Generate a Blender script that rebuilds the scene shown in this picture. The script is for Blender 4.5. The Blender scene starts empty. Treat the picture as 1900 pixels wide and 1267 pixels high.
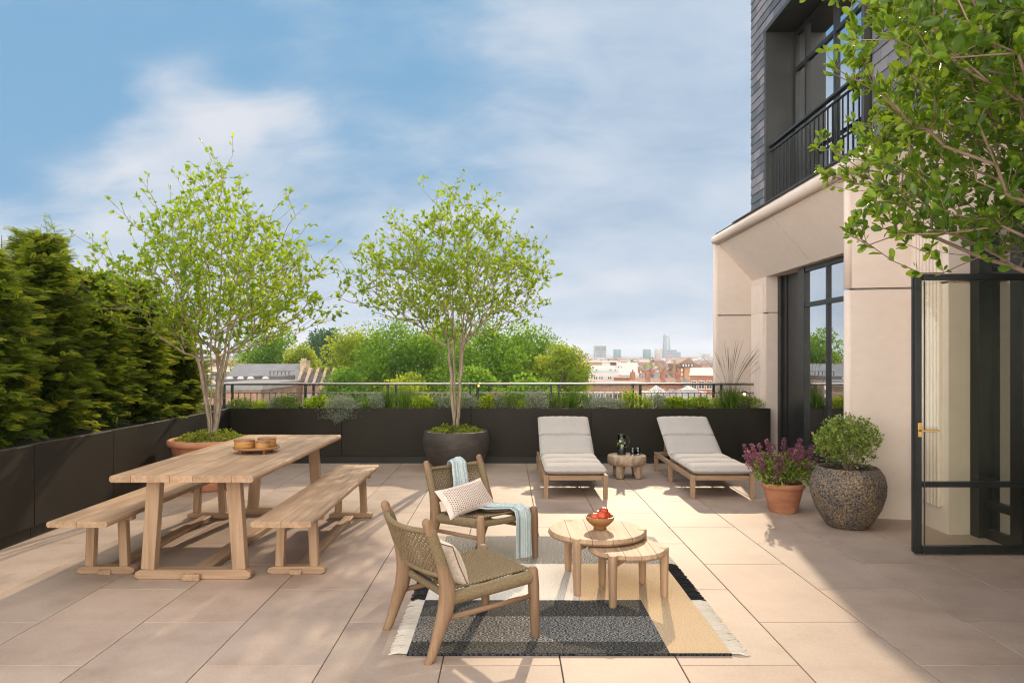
import bpy, math, random
import numpy as np
from mathutils import Vector, Matrix, Quaternion

S = bpy.context.scene
COL = S.collection
RNG = np.random.default_rng(7)
random.seed(7)
PI = math.pi
R = math.radians

# ------------------------------------------------------------------ scene objects
def tag(o, label=None, cat=None, group=None, kind=None):
    if label: o['label'] = label
    if cat: o['category'] = cat
    if group: o['group'] = group
    if kind: o['kind'] = kind
    return o

def thing(name, label, cat, loc=(0, 0, 0), rz=0.0, group=None):
    o = bpy.data.objects.new(name, None)
    COL.objects.link(o)
    o.empty_display_size = .1
    o.location = loc
    o.rotation_euler = (0, 0, rz)
    return tag(o, label, cat, group)

def link(name, me, parent=None):
    o = bpy.data.objects.new(name, me)
    COL.objects.link(o)
    if parent is not None: o.parent = parent
    return o

def abs_loc(o):
    p = Vector((0, 0, 0))
    while o is not None:
        p = p + o.location
        o = o.parent
    return p

def kids(o):
    return [c for c in list(COL.objects) if c.parent == o]

def dup(root, loc=None, rz=None, label=None, group=None, scale=None):
    r = root.copy(); COL.objects.link(r)
    if loc is not None: r.location = loc
    if rz is not None: r.rotation_euler = (0, 0, rz)
    if scale is not None: r.scale = scale
    if label: r['label'] = label
    if group: r['group'] = group
    for ch in list(root.children):
        c = ch.copy(); COL.objects.link(c); c.parent = r
        for g in list(ch.children):
            d = g.copy(); COL.objects.link(d); d.parent = c
    return r

class MB:
    def __init__(s): s.v = []; s.f = []; s.sm = []
    def add(s, vs, fs, smooth=False):
        n = len(s.v)
        s.v += [tuple(v) for v in vs]
        for f in fs:
            s.f.append([i + n for i in f]); s.sm.append(smooth)
        return s
    def box(s, x0, x1, y0, y1, z0, z1):
        x0, x1 = min(x0, x1), max(x0, x1); y0, y1 = min(y0, y1), max(y0, y1); z0, z1 = min(z0, z1), max(z0, z1)
        return s.add([(x0,y0,z0),(x1,y0,z0),(x1,y1,z0),(x0,y1,z0),(x0,y0,z1),(x1,y0,z1),(x1,y1,z1),(x0,y1,z1)],
                     [(0,3,2,1),(4,5,6,7),(0,1,5,4),(1,2,6,5),(2,3,7,6),(3,0,4,7)])
    def bar(s, p0, p1, w, h, up=(0, 0, 1), w1=None, h1=None):
        p0 = Vector(p0); p1 = Vector(p1); d = (p1 - p0).normalized()
        a = d.cross(Vector(up))
        if a.length < 1e-4: a = d.cross(Vector((0, 1, 0)))
        a.normalize(); b = a.cross(d).normalized()
        w1 = w if w1 is None else w1; h1 = h if h1 is None else h1
        vs = []
        for p, ww, hh in ((p0, w, h), (p1, w1, h1)):
            for i, j in ((-1,-1),(1,-1),(1,1),(-1,1)):
                vs.append(p + a * (i * ww / 2) + b * (j * hh / 2))
        return s.add(vs, [(0,1,2,3),(7,6,5,4),(0,4,5,1),(1,5,6,2),(2,6,7,3),(3,7,4,0)])
    def tube(s, pts, rad, n=8, cap=True, ell=1.0, up=(0, 0, 1), smooth=True, round_end=False):
        pts = [Vector(p) for p in pts]
        if not hasattr(rad, '__len__'): rad = [rad] * len(pts)
        rad = list(rad)
        if round_end:
            for e in (0, -1):
                d = (pts[0] - pts[1]).normalized() if e == 0 else (pts[-1] - pts[-2]).normalized()
                r = rad[e]
                ext = [(pts[e] + d * r * .45, r * .88), (pts[e] + d * r * .85, r * .5)]
                if e == 0:
                    for p, q in ext: pts.insert(0, p); rad.insert(0, q)
                else:
                    for p, q in ext: pts.append(p); rad.append(q)
        vs = []; m = len(pts); a = None
        for i, p in enumerate(pts):
            d = (pts[min(i+1, m-1)] - pts[max(i-1, 0)])
            if d.length < 1e-9: d = Vector((0, 0, 1))
            d.normalize()
            if a is None:
                u = Vector(up)
                if abs(d.dot(u)) > .95: u = Vector((0, 1, 0)) if abs(d.y) < .9 else Vector((1, 0, 0))
                a = (u - d * u.dot(d)).normalized()
            else:
                a = (a - d * a.dot(d))
                if a.length < 1e-6: a = d.orthogonal()
                a.normalize()
            b = d.cross(a)
            for k in range(n):
                t = 2 * PI * k / n
                vs.append(p + a * (math.cos(t) * rad[i] * ell) + b * (math.sin(t) * rad[i]))
        fs = []
        for i in range(m - 1):
            for k in range(n):
                k2 = (k + 1) % n
                fs.append((i*n+k, i*n+k2, (i+1)*n+k2, (i+1)*n+k))
        s.add(vs, fs, smooth)
        if cap:
            b0 = len(s.v) - m * n
            s.f.append([b0 + k for k in range(n)][::-1]); s.sm.append(False)
            s.f.append([b0 + (m-1)*n + k for k in range(n)]); s.sm.append(False)
        return s
    def lathe(s, prof, n=32, c=(0, 0, 0), jit=0.0, smooth=True, rs=None):
        vs = []; m = len(prof); rs = rs or random
        ph = [rs.uniform(0, 6.28) for _ in range(3)]
        for (r, z) in prof:
            for k in range(n):
                t = 2 * PI * k / n
                q = r * (1 + jit * (math.sin(2*t + ph[0]) + .6*math.sin(3*t + ph[1] + z*8) + .4*math.sin(5*t + ph[2])))
                vs.append((c[0] + q*math.cos(t), c[1] + q*math.sin(t), c[2] + z))
        fs = []
        for i in range(m - 1):
            for k in range(n):
                k2 = (k + 1) % n
                fs.append((i*n+k, i*n+k2, (i+1)*n+k2, (i+1)*n+k))
        b0 = len(s.v)
        s.add(vs, fs, smooth)
        if prof[0][0] > 1e-5: s.f.append([b0 + k for k in range(n)][::-1]); s.sm.append(False)
        if prof[-1][0] > 1e-5: s.f.append([b0 + (m-1)*n + k for k in range(n)]); s.sm.append(False)
        return s
    def prism(s, poly, a0, a1, axis='z'):
        n = len(poly)
        def mk(p, a):
            if axis == 'z': return (p[0], p[1], a)
            if axis == 'y': return (p[0], a, p[1])
            return (a, p[0], p[1])
        vs = [mk(p, a0) for p in poly] + [mk(p, a1) for p in poly]
        fs = [tuple(range(n))[::-1], tuple(range(n, 2*n))]
        for k in range(n):
            k2 = (k + 1) % n
            fs.append((k, k2, n + k2, n + k))
        return s.add(vs, fs)
    def grid(s, P, closed_u=False, smooth=True):
        nu = len(P); nv = len(P[0]); vs = [p for row in P for p in row]; fs = []
        for i in range(nu if closed_u else nu - 1):
            for j in range(nv - 1):
                i2 = (i + 1) % nu
                fs.append((i*nv+j, i2*nv+j, i2*nv+j+1, i*nv+j+1))
        return s.add(vs, fs, smooth)
    def build(s, name, mat, parent=None, world=False, bevel=0, seg=2, sharp=None, fixn=True):
        vs = s.v
        if world and parent is not None:
            o = abs_loc(parent); vs = [(v[0]-o.x, v[1]-o.y, v[2]-o.z) for v in vs]
        me = bpy.data.meshes.new(name)
        me.from_pydata(vs, [], s.f)
        me.polygons.foreach_set('use_smooth', s.sm)
        if sharp is not None:
            me.polygons.foreach_set('use_smooth', [True] * len(s.f))
        me.update()
        if fixn:
            import bmesh
            bm = bmesh.new(); bm.from_mesh(me)
            bmesh.ops.recalc_face_normals(bm, faces=bm.faces)
            bm.to_mesh(me); bm.free()
        if sharp is not None:
            me.set_sharp_from_angle(angle=R(sharp))
        if mat: me.materials.append(mat)
        ob = link(name, me, parent)
        if bevel:
            md = ob.modifiers.new('bevel', 'BEVEL'); md.width = bevel; md.segments = seg
            md.limit_method = 'ANGLE'; md.angle_limit = R(40); md.harden_normals = False
            me.polygons.foreach_set('use_smooth', [True] * len(me.polygons))
            me.set_sharp_from_angle(angle=R(50))
        return ob

def fast_mesh(name, V, faces_tpl, mat, parent=None, rnd=None, smooth=False, off=(0, 0, 0)):
    """V: (N,k,3) array, the same faces on each of the N copies."""
    N, k, _ = V.shape
    V = V - np.array(off)
    me = bpy.data.meshes.new(name)
    me.vertices.add(N * k)
    me.vertices.foreach_set('co', V.reshape(-1).astype(np.float32))
    sizes = np.array([len(f) for f in faces_tpl])
    tpl = np.concatenate([np.array(f) for f in faces_tpl])
    loops = (tpl[None, :] + (np.arange(N) * k)[:, None]).reshape(-1)
    me.loops.add(len(loops)); me.loops.foreach_set('vertex_index', loops.astype(np.int32))
    st1 = np.concatenate([[0], np.cumsum(sizes)[:-1]])
    starts = (st1[None, :] + (np.arange(N) * sizes.sum())[:, None]).reshape(-1)
    me.polygons.add(N * len(sizes))
    me.polygons.foreach_set('loop_start', starts.astype(np.int32))
    me.polygons.foreach_set('use_smooth', np.full(N * len(sizes), bool(smooth)))
    me.update(calc_edges=True)
    if rnd is not None:
        at = me.attributes.new('rnd', 'FLOAT', 'POINT')
        at.data.foreach_set('value', np.repeat(rnd, k).astype(np.float32))
    if mat: me.materials.append(mat)
    return link(name, me, parent)

def nrm(a):
    return a / np.maximum(np.linalg.norm(a, axis=-1, keepdims=True), 1e-9)

LEAF_A = (np.array([(0,0,0),(.5,.5,.08),(.5,-.5,.08),(1,0,-.06),(.5,0,-.02)]), [(0,4,1),(4,3,1),(0,2,4),(4,2,3)])
LEAF_B = (np.array([(0,0,0),(.30,.38,.05),(.30,-.38,.05),(.66,.5,.08),(.66,-.5,.08),(.92,.27,.02),(.92,-.27,.02),
                    (1.04,0,-.06),(.30,0,-.02),(.66,0,-.03)]),
          [(0,8,1),(0,2,8),(8,9,3,1),(8,2,4,9),(9,5,3),(9,4,6),(9,7,5),(9,6,7)])
LEAF_C = (np.array([(0,0,0),(.4,.5,0),(.4,-.5,0),(1,0,0)]), [(0,2,3,1)])
LEAF_BLADE = (np.array([(0,.5,0),(0,-.5,0),(.5,.4,.04),(.5,-.4,.04),(1,0,-.02)]), [(0,1,3,2),(2,3,4)])

def leaves(name, P, D, L, W, mat, parent, shape=LEAF_A, rnd=None, off=(0,0,0), up_bias=.6, rng=None, smooth=False):
    rng = rng or RNG
    N = len(P)
    D = nrm(D)
    up = np.zeros((N, 3)); up[:, 2] = 1
    n0 = nrm(up * up_bias + rng.normal(size=(N, 3)) * (1 - up_bias) * 1.2)
    side = nrm(np.cross(n0, D)); n = np.cross(D, side)
    L = np.broadcast_to(np.asarray(L, float), (N,)); W = np.broadcast_to(np.asarray(W, float), (N,))
    T = shape[0]
    V = P[:, None, :] + T[None, :, 0:1] * (L[:, None, None] * D[:, None, :]) \
        + T[None, :, 1:2] * (W[:, None, None] * side[:, None, :]) + T[None, :, 2:3] * (L[:, None, None] * n[:, None, :])
    if rnd is None: rnd = rng.random(N)
    return fast_mesh(name, V, shape[1], mat, parent, rnd, smooth, off)

# ------------------------------------------------------------------ materials
def newmat(name):
    m = bpy.data.materials.new(name); m.use_nodes = True
    nt = m.node_tree; nt.nodes.clear()
    out = nt.nodes.new('ShaderNodeOutputMaterial')
    return m, nt, out

def ramp(nt, stops, src):
    r = nt.nodes.new('ShaderNodeValToRGB')
    e = r.color_ramp.elements
    e[0].position, e[0].color = stops[0][0], (*stops[0][1], 1)
    e[1].position, e[1].color = stops[-1][0], (*stops[-1][1], 1)
    for p, c in stops[1:-1]:
        x = e.new(p); x.color = (*c, 1)
    nt.links.new(src, r.inputs[0])
    return r.outputs[0]

def pm(name, stops, sc=(1, 1, 1), ns=5, detail=6, rough=.6, metal=0, bump=0, bs=None, bdist=.01, spec=.5,
       dist=0, rr=None, layer=None, coord='Object', sheen=0, objrnd=0, nrough=.6):
    """noise-driven principled material; layer = (stops, scale3, noise scale, factor) multiplies a second pattern in"""
    m, nt, out = newmat(name); L = nt.links.new
    tc = nt.nodes.new('ShaderNodeTexCoord')
    mp = nt.nodes.new('ShaderNodeMapping'); mp.inputs['Scale'].default_value = sc
    L(tc.outputs[coord], mp.inputs[0])
    if objrnd:
        oi = nt.nodes.new('ShaderNodeObjectInfo'); mu = nt.nodes.new('ShaderNodeMath'); mu.operation = 'MULTIPLY'
        mu.inputs[1].default_value = 13.7; L(oi.outputs['Random'], mu.inputs[0]); L(mu.outputs[0], mp.inputs['Location'])
    nz = nt.nodes.new('ShaderNodeTexNoise'); nz.inputs['Scale'].default_value = ns
    nz.inputs['Detail'].default_value = detail; nz.inputs['Roughness'].default_value = nrough
    nz.inputs['Distortion'].default_value = dist
    L(mp.outputs[0], nz.inputs[0])
    col = ramp(nt, stops, nz.outputs[0])
    if layer:
        st2, sc2, ns2, fac = layer
        mp2 = nt.nodes.new('ShaderNodeMapping'); mp2.inputs['Scale'].default_value = sc2; L(tc.outputs[coord], mp2.inputs[0])
        n2 = nt.nodes.new('ShaderNodeTexNoise'); n2.inputs['Scale'].default_value = ns2; n2.inputs['Detail'].default_value = 5
        L(mp2.outputs[0], n2.inputs[0]); c2 = ramp(nt, st2, n2.outputs[0])
        mx = nt.nodes.new('ShaderNodeMix'); mx.data_type = 'RGBA'; mx.blend_type = 'MULTIPLY'; mx.inputs[0].default_value = fac
        L(col, mx.inputs[6]); L(c2, mx.inputs[7]); col = mx.outputs[2]
    if objrnd:
        c5 = ramp(nt, [(0, (.80, .78, .75)), (.5, (.97, .97, .97)), (1, (1.0, .99, .97))], oi.outputs['Random'])
        m5 = nt.nodes.new('ShaderNodeMix'); m5.data_type = 'RGBA'; m5.blend_type = 'MULTIPLY'; m5.inputs[0].default_value = 1
        L(col, m5.inputs[6]); L(c5, m5.inputs[7]); col = m5.outputs[2]
    b = nt.nodes.new('ShaderNodeBsdfPrincipled')
    L(col, b.inputs['Base Color'])
    b.inputs['Roughness'].default_value = rough; b.inputs['Metallic'].default_value = metal
    b.inputs['Specular IOR Level'].default_value = spec
    if sheen: b.inputs['Sheen Weight'].default_value = sheen
    if rr:
        mr = nt.nodes.new('ShaderNodeMapRange'); mr.inputs[3].default_value = rr[0]; mr.inputs[4].default_value = rr[1]
        L(nz.outputs[0], mr.inputs[0]); L(mr.outputs[0], b.inputs['Roughness'])
    if bump:
        bn = nt.nodes.new('ShaderNodeTexNoise'); bn.inputs['Scale'].default_value = bs or ns; bn.inputs['Detail'].default_value = 5
        L(mp.outputs[0], bn.inputs[0])
        bp = nt.nodes.new('ShaderNodeBump'); bp.inputs['Strength'].default_value = bump; bp.inputs['Distance'].default_value = bdist
        L(bn.outputs[0], bp.inputs['Height']); L(bp.outputs[0], b.inputs['Normal'])
    L(b.outputs[0], out.inputs[0])
    return m

def leafmat(name, stops, trans=.45, tcol=(.35, .5, .06), rough=.45, spec=.35):
    m, nt, out = newmat(name); L = nt.links.new
    at = nt.nodes.new('ShaderNodeAttribute'); at.attribute_name = 'rnd'
    col = ramp(nt, stops, at.outputs['Fac'])
    b = nt.nodes.new('ShaderNodeBsdfPrincipled'); L(col, b.inputs['Base Color'])
    b.inputs['Roughness'].default_value = rough; b.inputs['Specular IOR Level'].default_value = spec
    t = nt.nodes.new('ShaderNodeBsdfTranslucent')
    mx = nt.nodes.new('ShaderNodeMix'); mx.data_type = 'RGBA'; mx.inputs[0].default_value = .6
    L(col, mx.inputs[6]); mx.inputs[7].default_value = (*tcol, 1); L(mx.outputs[2], t.inputs[0])
    ms = nt.nodes.new('ShaderNodeMixShader'); ms.inputs[0].default_value = trans
    L(b.outputs[0], ms.inputs[1]); L(t.outputs[0], ms.inputs[2]); L(ms.outputs[0], out.inputs[0])
    return m

def wood(name, axis, light=(.62, .42, .25), dark=(.42, .26, .14), rough=.66):
    sc = [14, 14, 14]; sc['xyz'.index(axis)] = .9
    sc2 = [70, 70, 70]; sc2['xyz'.index(axis)] = 2.5
    mid = tuple((a + b) / 2 for a, b in zip(light, dark))
    return pm(name, [(.25, dark), (.48, mid), (.72, light)], sc=tuple(sc), ns=1.0, detail=7, rough=rough, bump=.25, bs=3,
              bdist=.002, dist=.6, spec=.3, layer=([(.3, (.72, .68, .64)), (.62, (1, 1, 1))], tuple(sc2), 1.0, .75), objrnd=1)

M = {}
for ax in 'xyz':
    M['teak_' + ax] = wood('teak_' + ax, ax, (.53, .365, .235), (.31, .20, .12))
    M['chairwood_' + ax] = wood('chair_wood_' + ax, ax, (.34, .22, .13), (.20, .125, .075))
M['stumpwood'] = pm('weathered_trunk_wood', [(.3, (.20, .14, .10)), (.5, (.42, .31, .21)), (.7, (.55, .42, .29))], sc=(6, 6, 3), ns=2, rough=.75, bump=.5, bdist=.006, dist=1)
M['bowlwood'] = wood('turned_bowl_wood', 'x', (.40, .20, .075), (.24, .11, .04), .4)
M['rattan'] = pm('woven_rattan', [(.35, (.30, .14, .04)), (.65, (.60, .32, .10))], sc=(4, 4, 90), ns=3, rough=.5, bump=.6, bdist=.003)
M['cord'] = pm('olive_rope', [(.3, (.125, .088, .042)), (.7, (.27, .20, .11))], sc=(1, 1, 1), ns=130, rough=.8, bump=.5, bs=260, bdist=.003)
M['terracotta'] = pm('terracotta', [(.3, (.36, .15, .075)), (.55, (.50, .22, .12)), (.8, (.58, .30, .18))], sc=(1, 1, 2.5), ns=4, rough=.8, bump=.2, bs=30, bdist=.003)
M['charcoal'] = pm('charcoal_clay', [(.3, (.032, .027, .023)), (.7, (.078, .067, .057))], sc=(1, 1, 3), ns=4, rough=.62, bump=.2, bs=20, bdist=.004)
M['soil'] = pm('soil', [(.3, (.02, .014, .01)), (.7, (.07, .05, .035))], ns=40, rough=.95, bump=1, bs=60, bdist=.02)
M['planter'] = pm('bronze_planter_metal', [(.3, (.014, .012, .008)), (.7, (.026, .022, .015))], sc=(1, 1, .5), ns=2.2, rough=.5, metal=.2, rr=(.42, .60), spec=.3, bump=.05, bs=3, bdist=.01)
M['darkmetal'] = pm('black_steel', [(.3, (.012, .014, .014)), (.7, (.026, .029, .028))], ns=3, rough=.38, metal=.2)
M['greymetal'] = pm('dark_grey_cladding', [(.3, (.035, .036, .036)), (.7, (.06, .062, .06))], ns=2, rough=.45, metal=.3)
M['railmetal'] = pm('rail_metal', [(.3, (.16, .15, .13)), (.7, (.26, .24, .21))], ns=6, rough=.3, metal=.8)
M['railtop'] = pm('polished_rail', [(.3, (.60, .56, .50)), (.7, (.72, .68, .62))], ns=6, rough=.28, metal=.9)
M['brass'] = pm('brass', [(.3, (.55, .33, .10)), (.7, (.70, .45, .16))], ns=8, rough=.3, metal=.9)
M['bark'] = pm('pale_bark', [(.3, (.18, .14, .10)), (.55, (.36, .29, .21)), (.75, (.50, .42, .32))], sc=(10, 10, 3), ns=2.5, rough=.85, bump=.7, bdist=.01)
M['twig'] = pm('twig_bark', [(.3, (.13, .085, .055)), (.7, (.27, .20, .14))], ns=8, rough=.8)
M['darkbark'] = pm('dark_bark', [(.3, (.035, .025, .018)), (.7, (.10, .075, .05))], ns=8, rough=.9)
M['leaf'] = leafmat('spring_leaf', [(0, (.045, .14, .010)), (.4, (.11, .25, .014)), (.8, (.22, .37, .02)), (.97, (.38, .42, .03)), (1, (.45, .25, .04))], trans=.60, tcol=(.66, .74, .04))
M['leafnear'] = leafmat('glossy_leaf', [(0, (.028, .085, .008)), (.5, (.075, .165, .012)), (.9, (.15, .25, .018)), (.985, (.24, .32, .03)), (1, (.6, .42, .03))], trans=.42, tcol=(.44, .58, .03), rough=.36, spec=.5)
M['conifer'] = leafmat('yew_needles', [(0, (.016, .040, .010)), (.4, (.06, .12, .014)), (.75, (.16, .23, .02)), (1, (.40, .38, .04))], trans=.5, tcol=(.52, .60, .04), rough=.55, spec=.25)
M['plane'] = leafmat('park_tree_leaf', [(0, (.022, .085, .012)), (.45, (.08, .20, .018)), (.8, (.19, .34, .025)), (1, (.34, .42, .03))], trans=.5, tcol=(.42, .58, .04), rough=.6, spec=.2)
M['plane_y'] = leafmat('yellow_green_tree_leaf', [(0, (.05, .12, .012)), (.45, (.16, .27, .016)), (.85, (.36, .42, .02)), (1, (.55, .46, .03))], trans=.5, tcol=(.6, .62, .05), rough=.6, spec=.2)
M['plane_b'] = leafmat('blue_green_tree_leaf', [(0, (.012, .05, .018)), (.5, (.03, .09, .03)), (1, (.06, .14, .04))], trans=.3, tcol=(.2, .36, .08), rough=.6, spec=.2)
M['grass'] = leafmat('ornamental_grass', [(0, (.03, .09, .01)), (.5, (.06, .16, .015)), (1, (.20, .26, .04))], trans=.4, tcol=(.26, .42, .04))
M['straw'] = leafmat('dry_grass_stem', [(0, (.16, .11, .06)), (1, (.34, .25, .15))], trans=.3, tcol=(.5, .4, .2))
M['silver'] = leafmat('silver_leaf', [(0, (.13, .17, .10)), (.5, (.26, .31, .22)), (1, (.42, .46, .38))], trans=.3, tcol=(.45, .5, .3), rough=.7)
M['shrub'] = leafmat('shrub_leaf', [(0, (.06, .12, .015)), (.5, (.17, .27, .03)), (.8, (.34, .42, .08)), (1, (.55, .56, .20))], trans=.4, tcol=(.4, .55, .06))
M['border'] = leafmat('border_leaf', [(0, (.03, .08, .012)), (.5, (.08, .16, .02)), (.85, (.16, .25, .04)), (1, (.35, .36, .12))], trans=.4, tcol=(.28, .42, .05))
M['moss'] = leafmat('moss_leaf', [(0, (.06, .11, .012)), (.5, (.15, .22, .02)), (.85, (.28, .33, .03)), (1, (.40, .30, .05))], trans=.4, tcol=(.5, .55, .05), rough=.7)
M['purple'] = leafmat('purple_flower', [(0, (.10, .03, .05)), (.5, (.26, .09, .14)), (.85, (.42, .18, .26)), (1, (.55, .33, .38))], trans=.35, tcol=(.55, .2, .3), rough=.7)
M['orange'] = leafmat('orange_flower', [(0, (.45, .18, .02)), (1, (.85, .45, .05))], trans=.4, tcol=(.9, .5, .05))
M['pinkf'] = leafmat('pink_flower', [(0, (.35, .14, .20)), (1, (.62, .35, .45))], trans=.4, tcol=(.7, .4, .5))
USE_HAZE = True
SUN_E = 2.5
EXPO = 0.80
SKY_STR = .085
CLOUD_STR = .60
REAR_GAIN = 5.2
SKY_TINT = (.80, .97, 1.10, 1)
SKY_CAP = (.105, .232, .370)
NZ = (.80, .55, .32)
MASKR = (.30, .74)
CLOUD_RAMP = [(.28, (.34, .46, .62)), (.62, (.72, .74, .80)), (.44, (.50, .60, .73))]
SKY_LOBES = [(1180, 60, 6, 26, .22), (1330, 300, 4, 24, .16), (620, 110, 4, 16, -.12), (860, 190, 3, 13, -.18), (120, 120, 3, 12, .06), (90, 280, 1, 9, -.34),
             (330, 235, 1, 6, .16), (500, 285, 1, 6, .18), (700, 330, 1, 7, .12), (100, 400, 2, 9, .18), (330, 400, 2, 9, .12)]
TONE_LOBES = [(330, 235, 1, 8, .05), (500, 270, 1, 7, .04), (60, 400, 2, 9, .07), (1200, 500, 3, 14, -.03)]
# ================================================================== the terrace floor
def tile_material():
    m, nt, out = newmat('porcelain_paving'); L = nt.links.new
    tc = nt.nodes.new('ShaderNodeTexCoord')
    at = nt.nodes.new('ShaderNodeAttribute'); at.attribute_name = 'rnd'
    n1 = nt.nodes.new('ShaderNodeTexNoise'); n1.inputs['Scale'].default_value = 2.3; n1.inputs['Detail'].default_value = 9; n1.inputs['Roughness'].default_value = .62
    ad = nt.nodes.new('ShaderNodeVectorMath'); ad.operation = 'ADD'
    cb = nt.nodes.new('ShaderNodeCombineXYZ'); mu = nt.nodes.new('ShaderNodeMath'); mu.operation = 'MULTIPLY'; mu.inputs[1].default_value = 40
    L(at.outputs['Fac'], mu.inputs[0]); L(mu.outputs[0], cb.inputs[2])
    L(tc.outputs['Object'], ad.inputs[0]); L(cb.outputs[0], ad.inputs[1]); L(ad.outputs[0], n1.inputs[0])
    c1 = ramp(nt, [(.25, (.350, .262, .205)), (.5, (.440, .345, .278)), (.75, (.50, .40, .328))], n1.outputs[0])
    n2 = nt.nodes.new('ShaderNodeTexNoise'); n2.inputs['Scale'].default_value = 60; n2.inputs['Detail'].default_value = 4
    L(tc.outputs['Object'], n2.inputs[0])
    c2 = ramp(nt, [(.3, (.93, .93, .93)), (.7, (1.04, 1.04, 1.04))], n2.outputs[0])
    c3 = ramp(nt, [(0, (.90, .895, .89)), (.5, (1, .985, .97)), (1, (1.0, .95, .92))], at.outputs['Fac'])
    n4 = nt.nodes.new('ShaderNodeTexNoise'); n4.inputs['Scale'].default_value = .7; n4.inputs['Detail'].default_value = 5
    L(tc.outputs['Object'], n4.inputs[0])
    c4 = ramp(nt, [(.36, (.80, .79, .79)), (.56, (1, 1, 1))], n4.outputs[0])
    col = c1
    for c in (c2, c3, c4):
        mx = nt.nodes.new('ShaderNodeMix'); mx.data_type = 'RGBA'; mx.blend_type = 'MULTIPLY'; mx.inputs[0].default_value = 1
        L(col, mx.inputs[6]); L(c, mx.inputs[7]); col = mx.outputs[2]
    b = nt.nodes.new('ShaderNodeBsdfPrincipled'); L(col, b.inputs['Base Color'])
    mr = nt.nodes.new('ShaderNodeMapRange'); mr.inputs[3].default_value = .58; mr.inputs[4].default_value = .70
    L(n1.outputs[0], mr.inputs[0]); L(mr.outputs[0], b.inputs['Roughness'])
    b.inputs['Specular IOR Level'].default_value = .3
    bp = nt.nodes.new('ShaderNodeBump'); bp.inputs['Strength'].default_value = .12; bp.inputs['Distance'].default_value = .003
    L(n2.outputs[0], bp.inputs['Height']); L(bp.outputs[0], b.inputs['Normal'])
    L(b.outputs[0], out.inputs[0])
    return m

TW, TL = .62, 1.24
def build_floor():
    cs = []
    for c in range(-10, 8):
        x0 = 1.517 + c * TW
        d0 = 6.905 if c % 2 == 0 else 6.285
        for k in range(-9, 6):
            y0 = d0 + k * TL
            if y0 > 12.2 or y0 < -4: continue
            cs.append((x0, y0))
    cs = np.array(cs)
    g = .0028; b = .0025
    def ring(i, z): return [(i, i, z), (TW - i, i, z), (TW - i, TL - i, z), (i, TL - i, z)]
    T = np.array(ring(g, -.02) + ring(g, -b) + ring(g + b, 0))
    V = np.zeros((len(cs), 12, 3)); V[:, :, :] = T[None]
    V[:, :, 0] += cs[:, None, 0]; V[:, :, 1] += cs[:, None, 1]
    F = [(8, 9, 10, 11)] + [(a + k, a + (k + 1) % 4, a + 4 + (k + 1) % 4, a + 4 + k) for a in (0, 4) for k in range(4)]
    o = fast_mesh('terrace_paving', V, F, tile_material(), None, RNG.random(len(cs)))
    tag(o, kind='structure')
    m = MB(); m.box(-5.6, 8, -5, 12.3, -.6, -.012)
    tag(m.build('terrace_slab', pm('grout', [(.3, (.05, .042, .035)), (.7, (.09, .078, .065))], ns=20, rough=.9)), kind='structure')
build_floor()

# ================================================================== planters
PZ = .825
def planter_back():
    t = thing('metal_planter', 'long dark bronze metal planter box running along the back edge below the railing', 'planter', (-.1, 11.4, 0))
    xs = [-4.17, -2.49, -.55, 1.25, 2.75, 3.95]
    for a, b in zip(xs[:-1], xs[1:]):
        m = MB(); m.box(a + .004, b - .004, 11.0, 11.03, .11, PZ); m.build('panel', M['planter'], t, True, bevel=.002)
    m = MB(); m.box(-4.17, 3.95, 11.035, 11.88, .0, .11); m.build('plinth', M['darkmetal'], t, True)
    m = MB(); m.box(-5.0, 3.95, 11.86, 11.88, .11, PZ); m.box(3.93, 3.95, 11.032, 11.858, .11, PZ - .02); m.build('rear_panel', M['planter'], t, True)
    m = MB(); m.box(-4.17, 3.93, 11.032, 11.858, .115, PZ - .06); m.build('soil', M['soil'], t, True)
    m = MB(); m.box(-4.17, 3.95, 11.031, 11.055, PZ - .012, PZ - .001); m.build('top_flange', M['planter'], t, True)
planter_back()
def planter_left():
    t = thing('metal_planter', 'dark bronze metal planter wall on the left side holding the evergreen hedge', 'planter', (-4.6, 5.5, 0))
    ys = [11.03, 9.05, 7.75, 6.46, 5.17, 3.88, 2.58, 1.3]
    for a, b in zip(ys[:-1], ys[1:]):
        m = MB(); m.box(-4.2, -4.17, b + .005, a - .005, .11, PZ); m.build('panel', M['planter'], t, True, bevel=.002)
        m = MB(); m.box(-4.225, -4.205, b + .004, a - .004, 0, .112); m.build('plinth', M['planter'], t, True)
    m = MB(); m.box(-4.215, -4.195, 1.3, 11.0, PZ - .012, PZ + .004); m.build('top_flange', M['railmetal'], t, True)
    m = MB(); m.box(-5.4, -4.21, 1.3, 11.0, .115, PZ - .05); m.build('soil', M['soil'], t, True)
    m = MB(); m.box(-5.42, -5.4, 1.3, 11.0, 0, PZ); m.build('rear_panel', M['planter'], t, True)
planter_left()

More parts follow.
